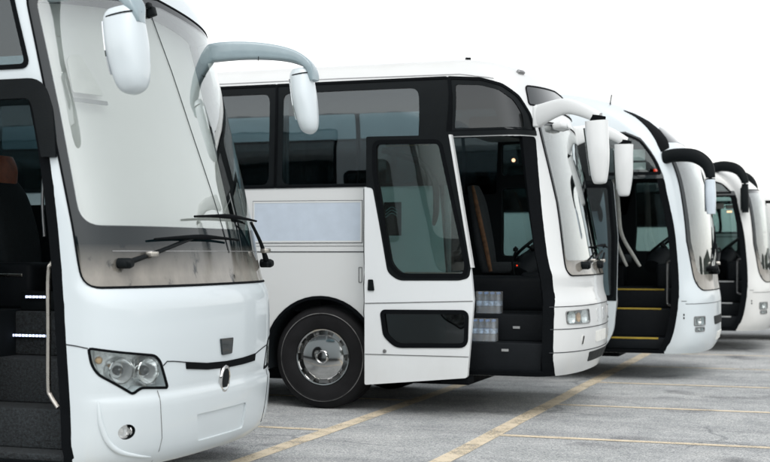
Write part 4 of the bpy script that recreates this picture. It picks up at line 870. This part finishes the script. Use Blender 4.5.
# ------------------------------------------------------------------ ground, markings, unseen rise added to darken reflections
def asphalt():
    m, nt, out = new_mat('worn_asphalt'); L = nt.links.new; b = N(nt, 'ShaderNodeBsdfPrincipled'); b.inputs['Roughness'].default_value = .82; b.inputs['Specular IOR Level'].default_value = .35
    big = noise(nt, .35, 6, .6); mid_ = noise(nt, 2.3, 6, .65); fine = noise(nt, 55, 3, .7)
    tc = N(nt, 'ShaderNodeTexCoord'); vo = N(nt, 'ShaderNodeTexVoronoi', Scale=95.0); L(tc.outputs['Object'], vo.inputs['Vector'])
    base = ramp(nt, big.outputs['Fac'], [(.30, (.36, .37, .37)), (.5, (.41, .42, .418)), (.70, (.46, .465, .46))])
    m1 = N(nt, 'ShaderNodeMix', data_type='RGBA', blend_type='MULTIPLY'); m1.inputs['Factor'].default_value = .85; L(base.outputs['Color'], m1.inputs[6])
    r2 = ramp(nt, mid_.outputs['Fac'], [(.32, (.76, .77, .78)), (.55, (1, 1, 1)), (.75, (1.12, 1.11, 1.09))]); L(r2.outputs['Color'], m1.inputs[7])
    m2 = N(nt, 'ShaderNodeMix', data_type='RGBA', blend_type='MULTIPLY'); m2.inputs['Factor'].default_value = .8; L(m1.outputs[2], m2.inputs[6])
    r3 = ramp(nt, vo.outputs['Color'], [(.1, (.45, .47, .48)), (.5, (.95, .96, .97)), (.9, (1.55, 1.52, 1.48))]); L(r3.outputs['Color'], m2.inputs[7])
    # cracks
    wv = noise(nt, 1.1, 4); mxv = N(nt, 'ShaderNodeMix', data_type='VECTOR'); mxv.inputs['Factor'].default_value = .35; L(tc.outputs['Object'], mxv.inputs[4]); L(wv.outputs['Color'], mxv.inputs[5])
    vc = N(nt, 'ShaderNodeTexVoronoi', feature='DISTANCE_TO_EDGE', Scale=.55); L(mxv.outputs[1], vc.inputs['Vector'])
    rc = ramp(nt, vc.outputs['Distance'], [(.0, (.62, .63, .64)), (.004, (.75, .76, .77)), (.010, (1, 1, 1))])
    gate = noise(nt, .6, 2); rg = ramp(nt, gate.outputs['Fac'], [(.48, (0, 0, 0)), (.58, (1, 1, 1))])
    m3 = N(nt, 'ShaderNodeMix', data_type='RGBA', blend_type='MULTIPLY'); L(rg.outputs['Color'], m3.inputs['Factor']); L(m2.outputs[2], m3.inputs[6]); L(rc.outputs['Color'], m3.inputs[7])
    # rubber left by tyres, lengthwise, and darker bays where engines drip
    tr = noise(nt, 1.4, 4, .6, stretch=(.16, 1.5, 1)); rt = ramp(nt, tr.outputs['Fac'], [(.40, (.86, .86, .865)), (.52, (1, 1, 1)), (.66, (1.06, 1.06, 1.05))]); m5 = N(nt, 'ShaderNodeMix', data_type='RGBA', blend_type='MULTIPLY'); m5.inputs['Factor'].default_value = 1
    L(m3.outputs[2], m5.inputs[6]); L(rt.outputs['Color'], m5.inputs[7]); m3 = m5
    so = noise(nt, .9, 3, .5); ro = ramp(nt, so.outputs['Fac'], [(.60, (1, 1, 1)), (.70, (.55, .55, .56))]); m4 = N(nt, 'ShaderNodeMix', data_type='RGBA', blend_type='MULTIPLY'); m4.inputs['Factor'].default_value = 1
    L(m3.outputs[2], m4.inputs[6]); L(ro.outputs['Color'], m4.inputs[7]); L(m4.outputs[2], b.inputs['Base Color'])
    bp = N(nt, 'ShaderNodeBump', Strength=.55, Distance=.012); ad = N(nt, 'ShaderNodeMath', operation='ADD'); L(fine.outputs['Fac'], ad.inputs[0]); L(vo.outputs['Distance'], ad.inputs[1]); L(ad.outputs[0], bp.inputs['Height']); L(bp.outputs['Normal'], b.inputs['Normal'])
    L(b.outputs['BSDF'], out.inputs['Surface']); return m
def road_paint():
    m, nt, out = new_mat('worn_yellow_paint'); L = nt.links.new; b = N(nt, 'ShaderNodeBsdfPrincipled'); b.inputs['Roughness'].default_value = .75
    n1 = noise(nt, 3, 5, .7); n2 = noise(nt, 60, 3, .8); c = ramp(nt, n1.outputs['Fac'], [(.3, (.66, .55, .38)), (.7, (.76, .66, .50))]); L(c.outputs['Color'], b.inputs['Base Color'])
    ad = N(nt, 'ShaderNodeMath', operation='ADD'); L(n1.outputs['Fac'], ad.inputs[0]); L(n2.outputs['Fac'], ad.inputs[1]); r = ramp(nt, ad.outputs[0], [(.36, (0, 0, 0)), (.50, (.9, .9, .9))])
    ad.inputs[0].default_value = 0; hf = N(nt, 'ShaderNodeMath', operation='MULTIPLY'); hf.inputs[1].default_value = .5; L(ad.outputs[0], hf.inputs[0]); L(hf.outputs[0], r.inputs['Fac'])
    t = N(nt, 'ShaderNodeBsdfTransparent'); mx = N(nt, 'ShaderNodeMixShader'); L(r.outputs['Color'], mx.inputs[0]); L(t.outputs[0], mx.inputs[1]); L(b.outputs[0], mx.inputs[2]); L(mx.outputs[0], out.inputs['Surface']); return m
M['asphalt'] = asphalt(); M['line'] = road_paint()
M['dark_rise'] = simple('added_dark_rise', (.045, .055, .045), .95, vary=.5, scale=.25)  # dark tone for the unseen rise that the windows mirror
g = mk('ground', [(x, y, 0) for x in (-700, 700) for y in (-700, 700)], [(0, 1, 3, 2)], M['asphalt']); tag(g, kind='structure')
def stripe(x0, x1, y0, y1, z=.004):
    nx = max(1, int(abs(x1-x0)/.5)); ny = max(1, int(abs(y1-y0)/.5)); j = lambda: rnd.uniform(-.006, .006)
    V, F = [], []
    if ny > nx:
        for k in range(ny+1): y = lerp(y0, y1, k/ny); V += [(x0+j(), y, z), (x1+j(), y, z)]
    else:
        for k in range(nx+1): x = lerp(x0, x1, k/nx); V += [(x, y0+j(), z), (x, y1+j(), z)]
    F = [(2*k, 2*k+1, 2*k+3, 2*k+2) for k in range(len(V)//2-1)]
    o = mk('painted_line', V, F, M['line']); tag(o, kind='structure')
stripe(-4.405, -4.245, 4.0, 40); stripe(-2.955, -2.795, 4.0, 40)
for y in (6.2, 8.65, 11.12, 13.56, 16.05, 18.5, 21.0): stripe(-2.794, 4.5, y-.05, y+.05)
for y in (8.45, 10.92, 13.4): stripe(-8.5, -4.406, y-.05, y+.05)
V, F = [], []; n = 220
for i in range(n):
    a = 2*PI*i/n; r = 150; back = max(0, -math.sin(a-.3)); e = 0
    for k, f in ((1, 7), (.6, 17), (.4, 39), (.25, 71)): e += k*math.sin(a*f+k*9)
    front = max(0, min(1, (math.cos(a) - .12)*4)); h = (1.3 + max(25.0*back**.5, 6*front))*(1+.10*e)
    V += [(r*math.cos(a), r*math.sin(a), -.5), ((r+6)*math.cos(a), (r+6)*math.sin(a), max(.4, h)), ((r+60)*math.cos(a), (r+60)*math.sin(a), -.5)]
for i in range(n):
    j = (i+1) % n; F += [(3*i, 3*j, 3*j+1, 3*i+1), (3*i+1, 3*j+1, 3*j+2, 3*i+2)]
tag(mk('reflection_rise', V, F, M['dark_rise']), kind='structure')  # unseen ring of high ground, shaped to darken what the glass reflects

# ------------------------------------------------------------------ light, camera
EL, AZ = math.radians(53), math.radians(-62)      # sun height; direction on the ground measured from +X towards +Y
w = bpy.data.worlds.new('World'); scene.world = w; w.use_nodes = True; nt = w.node_tree; nt.nodes.clear()
out = nt.nodes.new('ShaderNodeOutputWorld'); bg = N(nt, 'ShaderNodeBackground', Strength=.15); sky = N(nt, 'ShaderNodeTexSky', sky_type='NISHITA')
sky.sun_disc = False; sky.sun_elevation = EL; sky.sun_rotation = PI/2 - AZ; sky.air_density = 1.6; sky.dust_density = 1.2; sky.ozone_density = .6
hs = N(nt, 'ShaderNodeHueSaturation', Saturation=.12); nt.links.new(sky.outputs[0], hs.inputs['Color'])
nt.links.new(hs.outputs[0], bg.inputs['Color']); nt.links.new(bg.outputs[0], out.inputs['Surface'])
ld = bpy.data.lights.new('sun', 'SUN'); ld.energy = 0.5; ld.angle = math.radians(35); ld.color = (1, .965, .92); lo = bpy.data.objects.new('sun', ld); col.objects.link(lo)
d = Vector((math.cos(EL)*math.cos(AZ), math.cos(EL)*math.sin(AZ), math.sin(EL))); lo.rotation_euler = d.to_track_quat('Z', 'Y').to_euler(); lo.location = d*60
cd = bpy.data.cameras.new('camera'); cam = bpy.data.objects.new('camera', cd); col.objects.link(cam); scene.camera = cam
cam.location = (0, 0, 1.6); cam.rotation_euler = (PI/2, 0, math.radians(19.2)); cd.sensor_width = 36; cd.lens = 1300/770*36; cd.shift_y = 22/770; cd.clip_start = .1; cd.clip_end = 3000
cd.dof.use_dof = True; cd.dof.focus_distance = 10.5; cd.dof.aperture_fstop = 2.4
vs = scene.view_settings; vs.view_transform = 'Standard'; vs.look = 'None'; vs.gamma = 1; vs.use_curve_mapping = False; vs.exposure = 0.8
scene.cycles.max_bounces = 12; scene.cycles.transparent_max_bounces = 24; scene.cycles.glossy_bounces = 6
